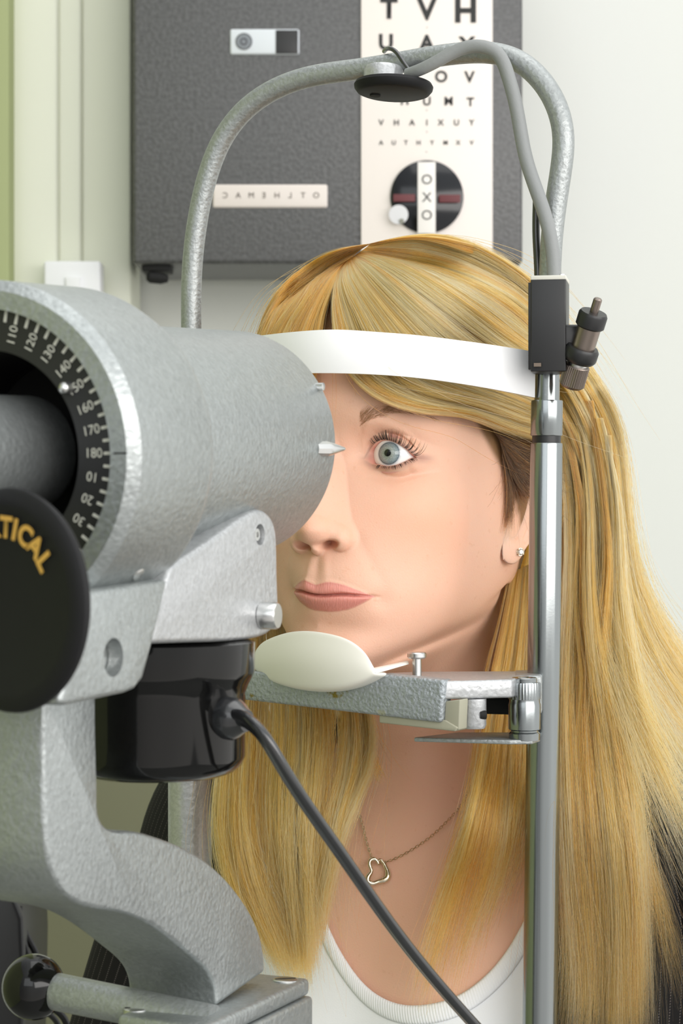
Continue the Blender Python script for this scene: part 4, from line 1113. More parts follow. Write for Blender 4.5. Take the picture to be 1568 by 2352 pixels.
# ================================================================== HAIR: strands combed along guide sheets
rng = np.random.default_rng(7)
def hair_mat(name, ramp, rough=.32, spec=.5):
    m, n, b = new_mat(name)
    hi = N(n, 'ShaderNodeHairInfo'); at = N(n, 'ShaderNodeAttribute', attribute_name='tone')
    ad = N(n, 'ShaderNodeMath', operation='MULTIPLY_ADD'); ad.inputs[1].default_value = .64
    n.links.new(hi.outputs['Random'], ad.inputs[0]); n.links.new(at.outputs['Fac'], ad.inputs[2])
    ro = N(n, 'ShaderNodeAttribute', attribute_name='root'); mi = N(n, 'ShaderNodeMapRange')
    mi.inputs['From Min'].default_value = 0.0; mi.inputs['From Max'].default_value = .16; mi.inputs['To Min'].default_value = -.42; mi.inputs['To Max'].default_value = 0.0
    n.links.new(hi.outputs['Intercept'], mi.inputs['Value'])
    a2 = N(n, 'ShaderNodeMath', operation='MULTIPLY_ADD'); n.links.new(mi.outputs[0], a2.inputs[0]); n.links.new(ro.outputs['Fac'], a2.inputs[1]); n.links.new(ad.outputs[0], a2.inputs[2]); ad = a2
    r = N(n, 'ShaderNodeValToRGB'); e = r.color_ramp.elements
    e[0].position, e[0].color = ramp[0][0], (*ramp[0][1], 1); e[1].position, e[1].color = ramp[-1][0], (*ramp[-1][1], 1)
    for p, c in ramp[1:-1]:
        k = e.new(p); k.color = (*c, 1)
    n.links.new(ad.outputs[0], r.inputs[0])
    n.nodes.remove(b)
    ph = N(n, 'ShaderNodeBsdfHairPrincipled', model='CHIANG', parametrization='COLOR')
    n.links.new(r.outputs[0], ph.inputs['Color'])
    ph.inputs['Roughness'].default_value = rough; ph.inputs['Radial Roughness'].default_value = .45
    ph.inputs['Random Roughness'].default_value = .2
    n.links.new(ph.outputs[0], n.nodes['Material Output'].inputs[0])
    return m
BLOND = [(0.0, (.10, .055, .018)), (.25, (.36, .21, .07)), (.55, (.66, .43, .16)), (.85, (.80, .57, .26)), (1.2, (.88, .70, .42))]
M_hair = hair_mat('blond_hair', [(0.0, (.030, .014, .006)), (.06, (.050, .022, .008)), (.22, (.25, .080, .016)), (.45, (.80, .140, .013)), (.75, (.96, .225, .032)), (1.0, (.99, .43, .165))])
M_lash = simple('dark_lashes', (.018, .010, .007), .45)
M_brow = simple('brown_brow_hair', (.36, .20, .095), .5)
def hair_object(name, strands, radii, tones, mat, parent, roots=None):
    """strands: list of n x 3 world arrays"""
    hc = bpy.data.hair_curves.new(name)
    sizes = [len(s) for s in strands]
    hc.add_curves(sizes)
    co = np.concatenate(strands).astype(np.float32)
    hc.attributes['position'].data.foreach_set('vector', co.ravel())
    ra = hc.attributes.get('radius') or hc.attributes.new('radius', 'FLOAT', 'POINT')
    ra.data.foreach_set('value', np.concatenate(radii).astype(np.float32))
    to = hc.attributes.new('tone', 'FLOAT', 'CURVE'); to.data.foreach_set('value', np.asarray(tones, np.float32))
    if roots is not None:
        rt_ = hc.attributes.new('root', 'FLOAT', 'CURVE'); rt_.data.foreach_set('value', np.asarray(roots, np.float32))
    hc.materials.append(mat)
    o = bpy.data.objects.new(name, hc); COL.objects.link(o)
    o.parent = parent; o.matrix_parent_inverse = Matrix.Translation(-Vector(parent.location))
    return o
_cam = Vector((0, 0, CH))
def gpt(px, py, v):
    d = Vector(Pn(px, py, 1.0))-_cam
    dn = d.normalized()
    hit = BVH.ray_cast(_cam, dn)
    if v >= .5:
        if py > 1900: v = max(v, 1.119)
        if hit[0] is not None and py > 1550: v = min(v, hit[0].y-.011)
        return Pn(px, py, v)
    if hit[0] is not None:
        nrm = hit[1]
        if nrm.dot(dn) > 0: nrm = -nrm
        return np.array(hit[0]+nrm*v*.35-dn*v*.65)
    best = min((BVH.find_nearest(_cam+d*t)[3], t) for t in np.linspace(1.06, 1.30, 25))
    return Pn(px, py, best[1]-v*.2)
def guide(g, n=18):
    out = []; last = .01
    for p in g:
        v = p[2] if len(p) > 2 else last
        last = v; out.append(gpt(p[0], p[1], v))
    return cr_path(np.array(out), n)
STR, RAD, TON, ROOT = [], [], [], []
def sheet(guides, count, clumps, thick=.006, spread=.05, tone=.25, tonevar=.25, npt=18, rad=.00008, cut=.12, wig=.0012, fly=.03, tip=.55, gn=18, root_dark=0.0, rr=None):
    """comb `count` strands between neighbouring guides; strands gather in clumps towards the tips"""
    r = rr or rng
    Gd = guides if isinstance(guides, np.ndarray) else np.array([guide(g, gn) for g in guides])
    ng = len(Gd); xk = np.arange(ng).astype(float)
    cs = r.uniform(0, 1, clumps); ct = r.normal(0, tonevar*.7, clumps); cz = r.uniform(0, 1, clumps)
    cph = r.uniform(0, 6.28, (clumps, 3))
    k = r.integers(0, clumps, count)
    t = np.linspace(0, 1, npt)
    s0 = np.clip(cs[k]+r.normal(0, spread, count), 0, 1)
    s1 = np.clip(cs[k]+r.normal(0, spread*tip, count), -.01, 1.01)
    ln = 1-np.abs(r.normal(0, cut, count)); ln = np.clip(ln, .35, 1)
    z0 = np.clip(cz[k]+r.normal(0, .3, count), 0, 1)
    for i in range(count):
        tt = t*ln[i]
        s = s0[i]+(s1[i]-s0[i])*tt
        if ng == 1: base_ = Gd[0]
        # sample sheet at (s, tt)
        x = s*(ng-1); j = np.clip(x.astype(int), 0, max(ng-2, 0)); f_ = (x-j)[:, None]
        u = tt*(gn-1); ju = np.clip(u.astype(int), 0, gn-2); fu = (u-ju)[:, None]
        if ng > 1:
            f2 = f_*f_*(3-2*f_)*.5+f_*.5
            a = (Gd[j, ju]*(1-f2)+Gd[j+1, ju]*f2); b = (Gd[j, ju+1]*(1-f2)+Gd[j+1, ju+1]*f2)
        else: a, b = Gd[0, ju], Gd[0, ju+1]
        p = a*(1-fu)+b*fu
        ph = cph[k[i]]
        w_ = np.stack([np.sin(3.1*tt+ph[0]), .6*np.sin(2.3*tt+ph[1]), .5*np.sin(2.7*tt+ph[2])], 1)*wig*2.0*tt[:, None]
        w2 = np.cumsum(r.normal(0, wig*.22, (npt, 3)), 0)*tt[:, None]
        p = p+w_+w2
        p[:, 1] -= thick*z0[i]*np.minimum(1, tt*4+.15)
        if r.random() < fly:
            p = p+(r.normal(0, .008, 3)[None]+np.array([0, -.003, 0]))*(tt[:, None]**1.5)*r.uniform(.5, 2.2)
        ROOT.append(root_dark); STR.append(p); RAD.append(rad*np.interp(t, [0, .1, .8, 1], [.9, 1, .85, .25])*r.uniform(.75, 1.25))
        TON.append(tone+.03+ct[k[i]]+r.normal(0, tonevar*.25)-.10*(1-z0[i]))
# --- swept from the parting over the top and across the forehead
A = [
 [(788, 606, .004), (768, 690, .008), (772, 770, .009), (808, 868, .008), (880, 924, .008), (960, 948, .009), (1050, 956, .010), (1130, 985, .012), (1235, 1014, .020)],
 [(796, 600, .005), (800, 680, .009), (840, 762, .009), (900, 862, .009), (990, 910, .010), (1080, 932, .013), (1160, 962, .016), (1245, 990, .024)],
 [(804, 594, .006), (840, 668, .011), (910, 758, .011), (1000, 850, .012), (1090, 892, .016), (1170, 926, .020), (1255, 955, .028)],
 [(813, 588, .007), (888, 658, .014), (990, 748, .015), (1090, 830, .018), (1170, 880, .023), (1265, 930, .030)],
 [(822, 582, .008), (925, 635, .016), (1050, 715, .019), (1150, 795, .024), (1220, 850, .028), (1300, 930, .034)],
 [(832, 575, .009), (955, 602, .017), (1085, 670, .021), (1190, 752, .027), (1265, 835, .031), (1335, 940, .034)],
 [(842, 568, .010), (975, 575, .018), (1105, 622, .022), (1210, 695, .026), (1285, 790, .028), (1362, 930, .030)],
 [(850, 560, .010), (955, 541, .014), (1060, 553, .016), (1160, 602, .018), (1242, 668, .018), (1315, 775, .018), (1385, 920, .018)],
]
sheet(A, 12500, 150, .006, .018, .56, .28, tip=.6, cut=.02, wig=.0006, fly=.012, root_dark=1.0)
# --- back of the crown behind that sheet
A2 = [[(850, 560, .012), (960, 545, .012), (1070, 562, .010), (1170, 620, 1.22), (1260, 700, 1.225), (1330, 850, 1.22), (1385, 980, 1.215)],
      [(850, 565, .012), (960, 553, .010), (1060, 580, .010), (1150, 640, 1.25), (1230, 740, 1.26), (1300, 880, 1.26), (1350, 1000, 1.25)]]
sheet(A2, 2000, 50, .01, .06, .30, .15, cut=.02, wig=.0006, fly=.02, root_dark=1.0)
# --- left of the parting
E_ = [
 [(850, 560, .010), (765, 578, .012), (695, 618, .014), (645, 665, .014), (612, 718, .014), (590, 790, .014), (578, 900, 1.20), (572, 1000, 1.20)],
 [(830, 572, .009), (755, 615, .012), (692, 668, .013), (645, 730, .014), (618, 800, .014), (600, 900, 1.19), (590, 1000, 1.19)],
 [(806, 592, .006), (742, 648, .010), (700, 708, .012), (664, 762, .012), (642, 830, .012), (628, 900, .012), (615, 1000, .014)],
 [(792, 602, .005), (756, 668, .009), (726, 730, .010), (704, 790, .010), (688, 850, .010), (668, 930, .010), (650, 1010, .012)],
 [(786, 608, .004), (765, 678, .007), (746, 740, .008), (736, 800, .008), (728, 850, .008), (715, 930, .008), (700, 990, .008)],
]
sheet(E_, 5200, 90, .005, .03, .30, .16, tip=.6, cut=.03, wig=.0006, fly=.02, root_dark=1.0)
# --- right-hand mass behind the post, falling over her left shoulder
B1 = [
 [(1150, 870, .004), (1205, 915, .010), (1255, 960, 1.165), (1280, 1055, 1.178), (1292, 1200, 1.180), (1290, 1400, 1.172), (1286, 1600, 1.155), (1290, 1800, 1.125), (1305, 2050, 1.100), (1320, 2250, 1.090), (1300, 2420, 1.088)],
 [(1160, 830, .004), (1225, 880, .012), (1275, 930, 1.168), (1335, 1080, 1.184), (1347, 1250, 1.184), (1334, 1450, 1.172), (1332, 1650, 1.150), (1348, 1850, 1.120), (1368, 2050, 1.098), (1380, 2250, 1.088), (1370, 2430, 1.086)],
 [(1170, 800, .004), (1245, 850, .012), (1305, 905, 1.172), (1362, 1050, 1.188), (1378, 1250, 1.188), (1368, 1450, 1.172), (1380, 1650, 1.148), (1410, 1850, 1.120), (1432, 2050, 1.100), (1436, 2250, 1.090), (1440, 2430, 1.088)],
 [(1185, 770, .004), (1262, 830, .012), (1330, 890, 1.176), (1385, 1040, 1.192), (1398, 1220, 1.190), (1400, 1420, 1.178), (1420, 1600, 1.155), (1446, 1800, 1.128), (1456, 2000, 1.108), (1458, 2250, 1.092), (1450, 2430, 1.09)],
]
sheet(B1, 6600, 74, .014, .020, .42, .40, tip=.30, cut=.12, wig=.0030, fly=.06, npt=24)
B2 = [
 [(1180, 740, .004), (1262, 815, .012), (1325, 890, 1.178), (1382, 1030, 1.196), (1396, 1200, 1.196), (1400, 1380, 1.190), (1440, 1540, 1.185), (1510, 1690, 1.175), (1600, 1820, 1.17)],
 [(1200, 725, .004), (1285, 805, .012), (1345, 885, 1.182), (1398, 1000, 1.200), (1416, 1180, 1.202), (1432, 1350, 1.200), (1485, 1500, 1.197), (1565, 1630, 1.193), (1660, 1730, 1.19)],
 [(1215, 712, .004), (1300, 795, 1.205), (1362, 882, 1.186), (1408, 975, 1.204), (1428, 1150, 1.208), (1450, 1330, 1.208), (1508, 1470, 1.208), (1590, 1585, 1.206), (1690, 1660, 1.205)],
 [(1225, 705, .004), (1312, 790, 1.212), (1375, 885, 1.190), (1412, 965, 1.208), (1434, 1140, 1.214), (1462, 1320, 1.216), (1522, 1450, 1.216), (1600, 1550, 1.216), (1700, 1620, 1.216)],
]
sheet(B2, 5500, 76, .010, .026, .54, .36, tip=.7, cut=.05, wig=.0022, fly=.05, npt=22)
BF = [[(1300, 960, 1.176), (1322, 1120, 1.184), (1338, 1300, 1.178), (1360, 1480, 1.155), (1400, 1640, 1.135), (1450, 1800, 1.115), (1520, 1990, 1.10), (1580, 2150, 1.095)],
      [(1312, 930, 1.180), (1345, 1110, 1.188), (1362, 1300, 1.181), (1400, 1470, 1.158), (1450, 1600, 1.140), (1510, 1720, 1.125), (1570, 1850, 1.115), (1640, 1960, 1.11)],
      [(1325, 910, 1.184), (1366, 1100, 1.192), (1386, 1310, 1.186), (1430, 1480, 1.165), (1480, 1590, 1.150), (1540, 1680, 1.140), (1610, 1760, 1.135), (1680, 1830, 1.13)]]
sheet(BF, 620, 34, .010, .03, .66, .20, tip=.8, cut=.12, wig=.005, fly=.25, npt=22)
for pts_, tn in (([(1318, 930), (1345, 1100), (1348, 1300), (1360, 1500), (1395, 1700), (1430, 1900), (1452, 2120), (1470, 2380)], .50),
                 ([(1392, 1000), (1404, 1200), (1396, 1420), (1372, 1640), (1340, 1860), (1318, 2100), (1300, 2330)], .62),
                 ([(1350, 920), (1378, 1100), (1392, 1300), (1372, 1520), (1385, 1720), (1440, 1920), (1500, 2120), (1540, 2300)], .30),
                 ([(1372, 960), (1410, 1150), (1420, 1350), (1440, 1520), (1470, 1680), (1540, 1850), (1600, 2010)], .56),
                 ([(1300, 1000), (1330, 1180), (1325, 1380), (1345, 1560), (1330, 1760), (1345, 1960), (1400, 2200), (1410, 2400)], .20)):
    dz_ = [1.168, 1.172, 1.168, 1.152, 1.135, 1.122, 1.118, 1.118]
    L1 = [(x-5, y, d-.004) for (x, y), d in zip(pts_, dz_)]; L2 = [(x+12, y, d-.004) for (x, y), d in zip(pts_, dz_)]
    sheet([L1, L2], 420, 9, .005, .12, tn, .22, tip=1.2, cut=.14, wig=.003, fly=.12, npt=24)
# --- lock in front of her left shoulder, left of the post
C_ = [
 [(1166, 1322, 1.176), (1142, 1430, 1.168), (1112, 1540, 1.152), (1088, 1680, 1.130), (1055, 1850, 1.110), (1005, 2020, 1.098), (955, 2180, 1.088), (925, 2310, 1.080)],
 [(1186, 1310, 1.178), (1164, 1450, 1.164), (1138, 1600, 1.146), (1115, 1750, 1.126), (1085, 1900, 1.108), (1040, 2050, 1.096), (1000, 2200, 1.086), (975, 2320, 1.080)],
 [(1206, 1300, 1.180), (1190, 1450, 1.166), (1172, 1600, 1.150), (1155, 1750, 1.130), (1140, 1900, 1.112), (1105, 2050, 1.098), (1065, 2160, 1.088), (1035, 2280, 1.082)],
 [(1228, 1290, 1.182), (1218, 1450, 1.168), (1208, 1600, 1.152), (1202, 1750, 1.132), (1192, 1860, 1.114), (1176, 1950, 1.105), (1150, 2040, 1.097), (1120, 2120, 1.09)],
 [(1262, 1280, 1.184), (1256, 1450, 1.170), (1250, 1600, 1.154), (1250, 1750, 1.134), (1248, 1830, 1.118), (1240, 1900, 1.11), (1225, 1960, 1.105), (1205, 2020, 1.10)],
]
sheet(C_, 1700, 40, .010, .022, .44, .24, tip=.6, cut=.2, wig=.0022, fly=.06, npt=22)
# --- lock in front of her right shoulder (left in the picture)
D_ = [
 [(590, 880, 1.205), (572, 1100, 1.205), (560, 1300, 1.195), (548, 1480, 1.180), (520, 1650, 1.165), (500, 1800, 1.145), (496, 1930, 1.130), (525, 2040, 1.118), (580, 2130, 1.108), (635, 2200, 1.10)],
 [(605, 900, 1.205), (592, 1100, 1.205), (585, 1300, 1.195), (580, 1470, 1.180), (568, 1620, 1.162), (556, 1790, 1.140), (562, 1940, 1.122), (596, 2060, 1.110), (640, 2160, 1.102), (672, 2260, 1.095)],
 [(615, 920, 1.210), (612, 1100, 1.210), (615, 1300, 1.200), (625, 1470, 1.180), (640, 1620, 1.155), (632, 1790, 1.130), (636, 1940, 1.114), (658, 2060, 1.104), (682, 2170, 1.096), (698, 2270, 1.09)],
 [(625, 940, 1.212), (632, 1120, 1.215), (650, 1320, 1.205), (680, 1480, 1.185), (712, 1640, 1.150), (706, 1790, 1.128), (698, 1930, 1.112), (700, 2050, 1.102), (706, 2140, 1.095), (712, 2230, 1.09)],
 [(635, 960, 1.214), (650, 1140, 1.220), (685, 1330, 1.212), (740, 1490, 1.190), (790, 1640, 1.152), (775, 1780, 1.130), (748, 1910, 1.114), (732, 2030, 1.104), (722, 2110, 1.098), (715, 2190, 1.092)],
 [(645, 980, 1.216), (670, 1160, 1.225), (720, 1340, 1.216), (790, 1500, 1.192), (848, 1640, 1.158), (852, 1740, 1.142), (805, 1860, 1.124), (768, 1975, 1.112), (745, 2070, 1.104), (728, 2150, 1.098)],
]
sheet(D_, 9000, 80, .010, .022, .50, .24, tip=.55, cut=.07, wig=.0016, fly=.05, npt=26)
sheet([[(790, 1500, 1.19), (820, 1600, 1.165), (845, 1690, 1.152), (872, 1770, 1.146), (885, 1800, 1.145)], [(770, 1500, 1.19), (800, 1600, 1.160), (825, 1690, 1.148), (840, 1760, 1.14), (848, 1800, 1.138)]], 420, 14, .004, .08, .20, .15, tip=.5, cut=.10, wig=.0012)
# --- brown temple hair, shadow put into its tone, and fine hair before the ear
Gs = [
 [(1120, 978, .004), (1160, 1010, .006), (1200, 1040, .010), (1245, 1060, .016)],
 [(1142, 1010, .003), (1168, 1050, .005), (1195, 1090, .008), (1235, 1120, .014)],
 [(1152, 1045, .003), (1170, 1090, .004), (1188, 1130, .006), (1215, 1165, .010)],
]
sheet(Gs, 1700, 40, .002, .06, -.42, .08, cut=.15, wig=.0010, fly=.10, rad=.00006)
Gb = [[(1148, 1030, .002), (1158, 1100, .0025), (1162, 1170, .0022), (1158, 1240, .002)], [(1165, 1060, .002), (1172, 1110, .0028), (1172, 1170, .0026), (1166, 1215, .0022)]]
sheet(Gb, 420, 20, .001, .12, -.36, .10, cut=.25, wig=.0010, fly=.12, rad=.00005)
# --- back of the head, seen only from elsewhere
back = []
for s in np.linspace(3.7, 8.3, 13):
    v = np.linspace(.6, 8.5, 10)
    g = loft(np.array([s]), v)[:, 0]
    nrm = g-np.array([0, 10, -10]); nrm[:, 1] *= .3; nrm /= np.linalg.norm(nrm, axis=1, keepdims=True)
    g = h2w(g+nrm*np.interp(v, [0, 3, 8.5], [12, 16, 18])[:, None])
    e = g[-1]; hang = [e+np.array([0, .012, -.06]), e+np.array([0, .05, -.13]), e+np.array([0, .075, -.22])]
    back.append(cr_path(np.concatenate([g, np.array(hang)]), 18))
sheet(np.array(back), 6500, 90, -.006, .025, .30, .16, tip=.7, cut=.05, wig=.002)
hair = hair_object('hair', STR, RAD, TON, M_hair, person, ROOT)
# ------------------------------------------------------------------ brows and lashes
STR, RAD, TON = [], [], []
bw = [(826, 966), (845, 955), (868, 948), (895, 943), (925, 943), (955, 947), (985, 956), (1005, 967)]
bwid = [16, 15, 12, 8, 5, 4, 3, 2]
bp_ = cr_path(np.array([(x, y, 0) for x, y in bw]), 200)
def add_fine(p, r0, lst):
    lst.append((p, r0))
fine = []
for i in range(330):
    u = rng.beta(1.0, 1.7); k = int(u*199); x, y = bp_[k][:2]; wd = np.interp(u, np.linspace(0, 1, 8), bwid)
    v = rng.uniform(-1, 1); x0, y0 = x+rng.normal(0, 1.5), y+v*wd*.9
    an = np.interp(u, [0, .12, .3, .6, 1], [1.25, .95, .50, .05, -.35])-v*.12+rng.normal(0, .12)
    L = rng.uniform(14, 26)*(1-.4*u)
    pts = [gpt(x0+L*f_*math.cos(an-.35*f_), y0-L*f_*math.sin(an-.35*f_), .0002+.0010*f_) for f_ in (0, .33, .66, 1)]
    fine.append(cr_path(np.array(pts), 6))
def mirrored(p):
    return h2w(w2h(p)*np.array([-1, 1, 1]))
for ps in (fine, [mirrored(p) for p in fine]):
    hair_object('eyebrow', ps, [np.interp(np.linspace(0, 1, 6), [0, .3, 1], [.9, 1, .2])*.00005 for _ in ps], np.zeros(len(ps)), M_brow, person)
def lashes(c, flip, p, n, length, curl):
    out = []
    m_ = len(p); sgn = 1 if c[0] > 0 else -1
    for i in range(n):
        u = rng.uniform(.17 if flip == 0 else .30, .97); k = u*(m_-1); a = int(k); f_ = k-a; a2 = min(a+1, m_-1)
        q = p[a]*(1-f_)+p[a2]*f_
        ux = abs(q[0])                                    # nose side small
        w_ = np.clip((ux-18)/26, 0, 1)
        rad_ = (q-c)/np.linalg.norm(q-c)
        side_ = np.array([sgn*(w_-.42)*1.1, 0, 0])
        up_ = np.array([0, 1.0 if flip == 0 else -1.0, 0])
        L = length*rng.uniform(.65, 1.1)*(.65+.6*w_ if flip == 0 else .8)
        cl = rng.normal(0, .12)
        pts = []
        for g_ in np.linspace(0, 1, 7):
            d_ = rad_*(g_-.45*g_*g_)*1.0+up_*curl*(g_**1.6)+(side_+np.array([cl, 0, 0]))*g_*.8
            if flip == 0: d_ = d_+np.array([0, -.25*g_*(1-g_), 0])
            pts.append(q+d_*L)
        out.append(h2w(np.array(pts)))
    return out
for c, flip, p in MARGIN:
    L = lashes(c, flip, p, 62 if flip == 0 else 46, 6.0 if flip == 0 else 3.8, .75 if flip == 0 else .55)
    hair_object('eyelashes', L, [np.interp(np.linspace(0, 1, 7), [0, .5, 1], [1, .8, .15])*.00012 for _ in L], np.zeros(len(L)), M_lash, person)
# ================================================================== CLOTHES AND JEWELLERY
def hitpx(px, py, lift):
    o = Vector((0, 0, CH)); d = (Vector(Pn(px, py, 1.0))-o).normalized()
    h = BVH.ray_cast(o, d)
    if h[0] is None: return None
    n = h[1] if h[1].dot(d) < 0 else -h[1]
    return np.array(h[0]+n*lift)
NECK = [(640, 1700), (668, 1800), (690, 1900), (712, 1990), (730, 2050), (748, 2105), (770, 2160), (800, 2213), (835, 2258), (878, 2292), (930, 2312), (990, 2312), (1050, 2294), (1110, 2252), (1160, 2195), (1205, 2118), (1240, 2045), (1272, 1965), (1300, 1880), (1318, 1800)]
nk = cr_path(np.array([(x, y, 0) for x, y in NECK]), 110)[:, :2]
low = cr_path(np.array([(560, 2060, 0), (560, 2300, 0), (600, 2560, 0), (760, 2700, 0), (930, 2720, 0), (1150, 2700, 0), (1370, 2560, 0), (1420, 2300, 0), (1420, 2060, 0)]), 110)[:, :2]
low[0] = (560, 1760); 
G_ = []
for f_ in np.linspace(0, 1, 60):
    row = []
    for a, b in zip(nk, low):
        p = hitpx(*(a*(1-f_)+b*f_), .0024)
        row.append(p if p is not None else (row[-1] if row else np.array(Pn(*a, 1.16))))
    G_.append(row)
G_ = np.array(G_)
for _ in range(4): G_[1:, 1:-1] = (G_[1:, 1:-1]*2+G_[1:, :-2]+G_[1:, 2:])/4
M_cloth = simple('white_cotton', (.86, .87, .90), .85, 0, .2, bump=(1800, .25, .0004))
ids = np.arange(G_.shape[0]*G_.shape[1]).reshape(G_.shape[:2])
def gridq(ids): return np.concatenate([np.stack([ids[i][:-1], ids[i][1:], ids[i+1][1:], ids[i+1][:-1]], 1) for i in range(len(ids)-1)])
me = mesh_np('tank_top', G_.reshape(-1, 3), gridq(ids)[:, ::-1])
top_o = link('tank_top', me, M_cloth, person)
so = top_o.modifiers.new('thick', 'SOLIDIFY'); so.thickness = .0012; so.offset = 0
# ribbed neckband
nb2 = []
for k_, f_ in enumerate(np.linspace(-.01, .105, 9)):
    row = []
    for a, b in zip(nk, low):
        L_n = np.linalg.norm(b-a); q_ = a+(b-a)/L_n*(-3+k_/8*42)
        p = hitpx(*q_, .0030+.0012*math.sin(math.pi*k_/8)**.5)
        row.append(p if p is not None else (row[-1] if row else np.array(Pn(*a, 1.16))))
    nb2.append(row)
nb2 = np.array(nb2)
rib, n_, b_ = new_mat('white_ribbed_band')
b_.inputs['Base Color'].default_value = (.87, .88, .91, 1); b_.inputs['Roughness'].default_value = .8
at_ = N(n_, 'ShaderNodeAttribute', attribute_name='uu'); sn = N(n_, 'ShaderNodeMath', operation='SINE'); n_.links.new(at_.outputs['Fac'], sn.inputs[0])
bu_ = N(n_, 'ShaderNodeBump'); bu_.inputs['Strength'].default_value = .22; bu_.inputs['Distance'].default_value = .0005
n_.links.new(sn.outputs[0], bu_.inputs['Height']); n_.links.new(bu_.outputs[0], b_.inputs['Normal'])
ids = np.arange(nb2.shape[0]*nb2.shape[1]).reshape(nb2.shape[:2])
me = mesh_np('neckband', nb2.reshape(-1, 3), gridq(ids)[:, ::-1])
arc = np.r_[0, np.cumsum(np.linalg.norm(np.diff(nb2[4], axis=0), axis=1))]
a_ = me.attributes.new('uu', 'FLOAT', 'POINT'); a_.data.foreach_set('value', np.tile(arc/.0016*6.28, 9).astype(np.float32))
nbo = link('neckband', me, rib, top_o)
so = nbo.modifiers.new('thick', 'SOLIDIFY'); so.thickness = .0014; so.offset = 0
# --- dark pinstripe jacket: body and sleeves
jm, n_, b_ = new_mat('dark_pinstripe_cloth')
u_ = N(n_, 'ShaderNodeAttribute', attribute_name='uu').outputs['Fac']; v_ = N(n_, 'ShaderNodeAttribute', attribute_name='vv').outputs['Fac']
def frac_lt(inp, period, lim):
    d_ = N(n_, 'ShaderNodeMath', operation='DIVIDE'); d_.inputs[1].default_value = period; n_.links.new(inp, d_.inputs[0])
    f__ = N(n_, 'ShaderNodeMath', operation='FRACT'); n_.links.new(d_.outputs[0], f__.inputs[0])
    l_ = N(n_, 'ShaderNodeMath', operation='LESS_THAN'); l_.inputs[1].default_value = lim; n_.links.new(f__.outputs[0], l_.inputs[0]); return l_.outputs[0]
ml_ = N(n_, 'ShaderNodeMath', operation='MULTIPLY'); n_.links.new(frac_lt(u_, .0062, .11), ml_.inputs[0]); n_.links.new(frac_lt(v_, .0012, .55), ml_.inputs[1])
mx_ = N(n_, 'ShaderNodeMix', data_type='RGBA'); mx_.inputs[6].default_value = (.010, .009, .009, 1); mx_.inputs[7].default_value = (.085, .075, .07, 1)
n_.links.new(ml_.outputs[0], mx_.inputs[0]); n_.links.new(mx_.outputs[2], b_.inputs['Base Color']); b_.inputs['Roughness'].default_value = .8; b_.inputs['Specular IOR Level'].default_value = .2
def garment(name, grid, mat, parent, thick=.002, close=False):
    grid = np.asarray(grid); R_, C__ = grid.shape[:2]
    ids = np.arange(R_*C__).reshape(R_, C__)
    if close: ids = np.concatenate([ids, ids[:, :1]], 1)
    me = mesh_np(name, grid.reshape(-1, 3), gridq(ids))
    du = np.r_[0, np.cumsum(np.linalg.norm(np.diff(grid[R_//2], axis=0), axis=1))]
    dv_ = np.r_[0, np.cumsum(np.linalg.norm(np.diff(grid[:, C__//2], axis=0), axis=1))]
    for k_, a__ in (('uu', np.tile(du, R_)), ('vv', np.repeat(dv_, C__))):
        t_ = me.attributes.new(k_, 'FLOAT', 'POINT'); t_.data.foreach_set('value', a__.astype(np.float32))
    o = link(name, me, mat, parent)
    so = o.modifiers.new('thick', 'SOLIDIFY'); so.thickness = thick; so.offset = 0
    return o
vj = np.linspace(15.7, len(ring)-1.05, 46)
JR = []
for v in vj:
    f_ = (v-15.7)/(len(ring)-1.05-15.7)
    sa = np.interp(f_, [0, .15, .4, 1], [3.1, 2.35, 1.75, 1.3]); sb = np.interp(f_, [0, .15, .4, 1], [8.9, 9.65, 10.2, 10.7])
    s__ = np.linspace(sa, sb, 90)
    g = loft(s__, np.array([v]))[0]
    JR.append(g)
JR = np.array(JR)
nrm = np.cross(np.gradient(JR, axis=1), np.gradient(JR, axis=0)); nrm /= np.linalg.norm(nrm, axis=2, keepdims=True)+1e-9
cen = JR.mean(axis=1, keepdims=True); sgn = np.sign(((JR-cen)*nrm).sum(2).mean()); nrm *= sgn
JR = JR+nrm*np.interp(np.linspace(0, 1, 46), [0, .2, 1], [5, 8, 9])[:, None, None]
jacket = garment('jacket', h2w(JR), jm, person, .003)
for sd in (1, -1):
    path = cr_path(np.array([(148*sd, -200, -62), (178*sd, -232, -60), (205*sd, -300, -48), (214*sd, -370, -20), (196*sd, -425, 40), (160*sd, -440, 120)], float), 40)
    if sd < 0: path = path+np.array([22, 0, 0])
    T_ = np.gradient(path, axis=0); T_ /= np.linalg.norm(T_, axis=1, keepdims=True)
    rr_ = (1.0 if sd > 0 else .82)*np.interp(np.linspace(0, 1, 40), [0, .15, .5, .7, 1], [40, 50, 46, 44, 36])
    rows = []
    for p, t_, r_ in zip(path, T_, rr_):
        e1 = np.cross(t_, (0, 0, 1.0)); e1 /= np.linalg.norm(e1); e2 = np.cross(t_, e1)
        an = np.linspace(0, 2*np.pi, 48, endpoint=False)[:, None]
        rows.append(p+(e1*np.cos(an)+e2*np.sin(an))*r_)
    W_s = (np.array(rows) @ RT.T)
    W_s = np.stack([(W_s[..., 0]+TX)/1000, (TD-W_s[..., 2])/1000, CH+(W_s[..., 1]+TY)/1000], -1)
    garment('sleeve', W_s, jm, jacket, .002, True)
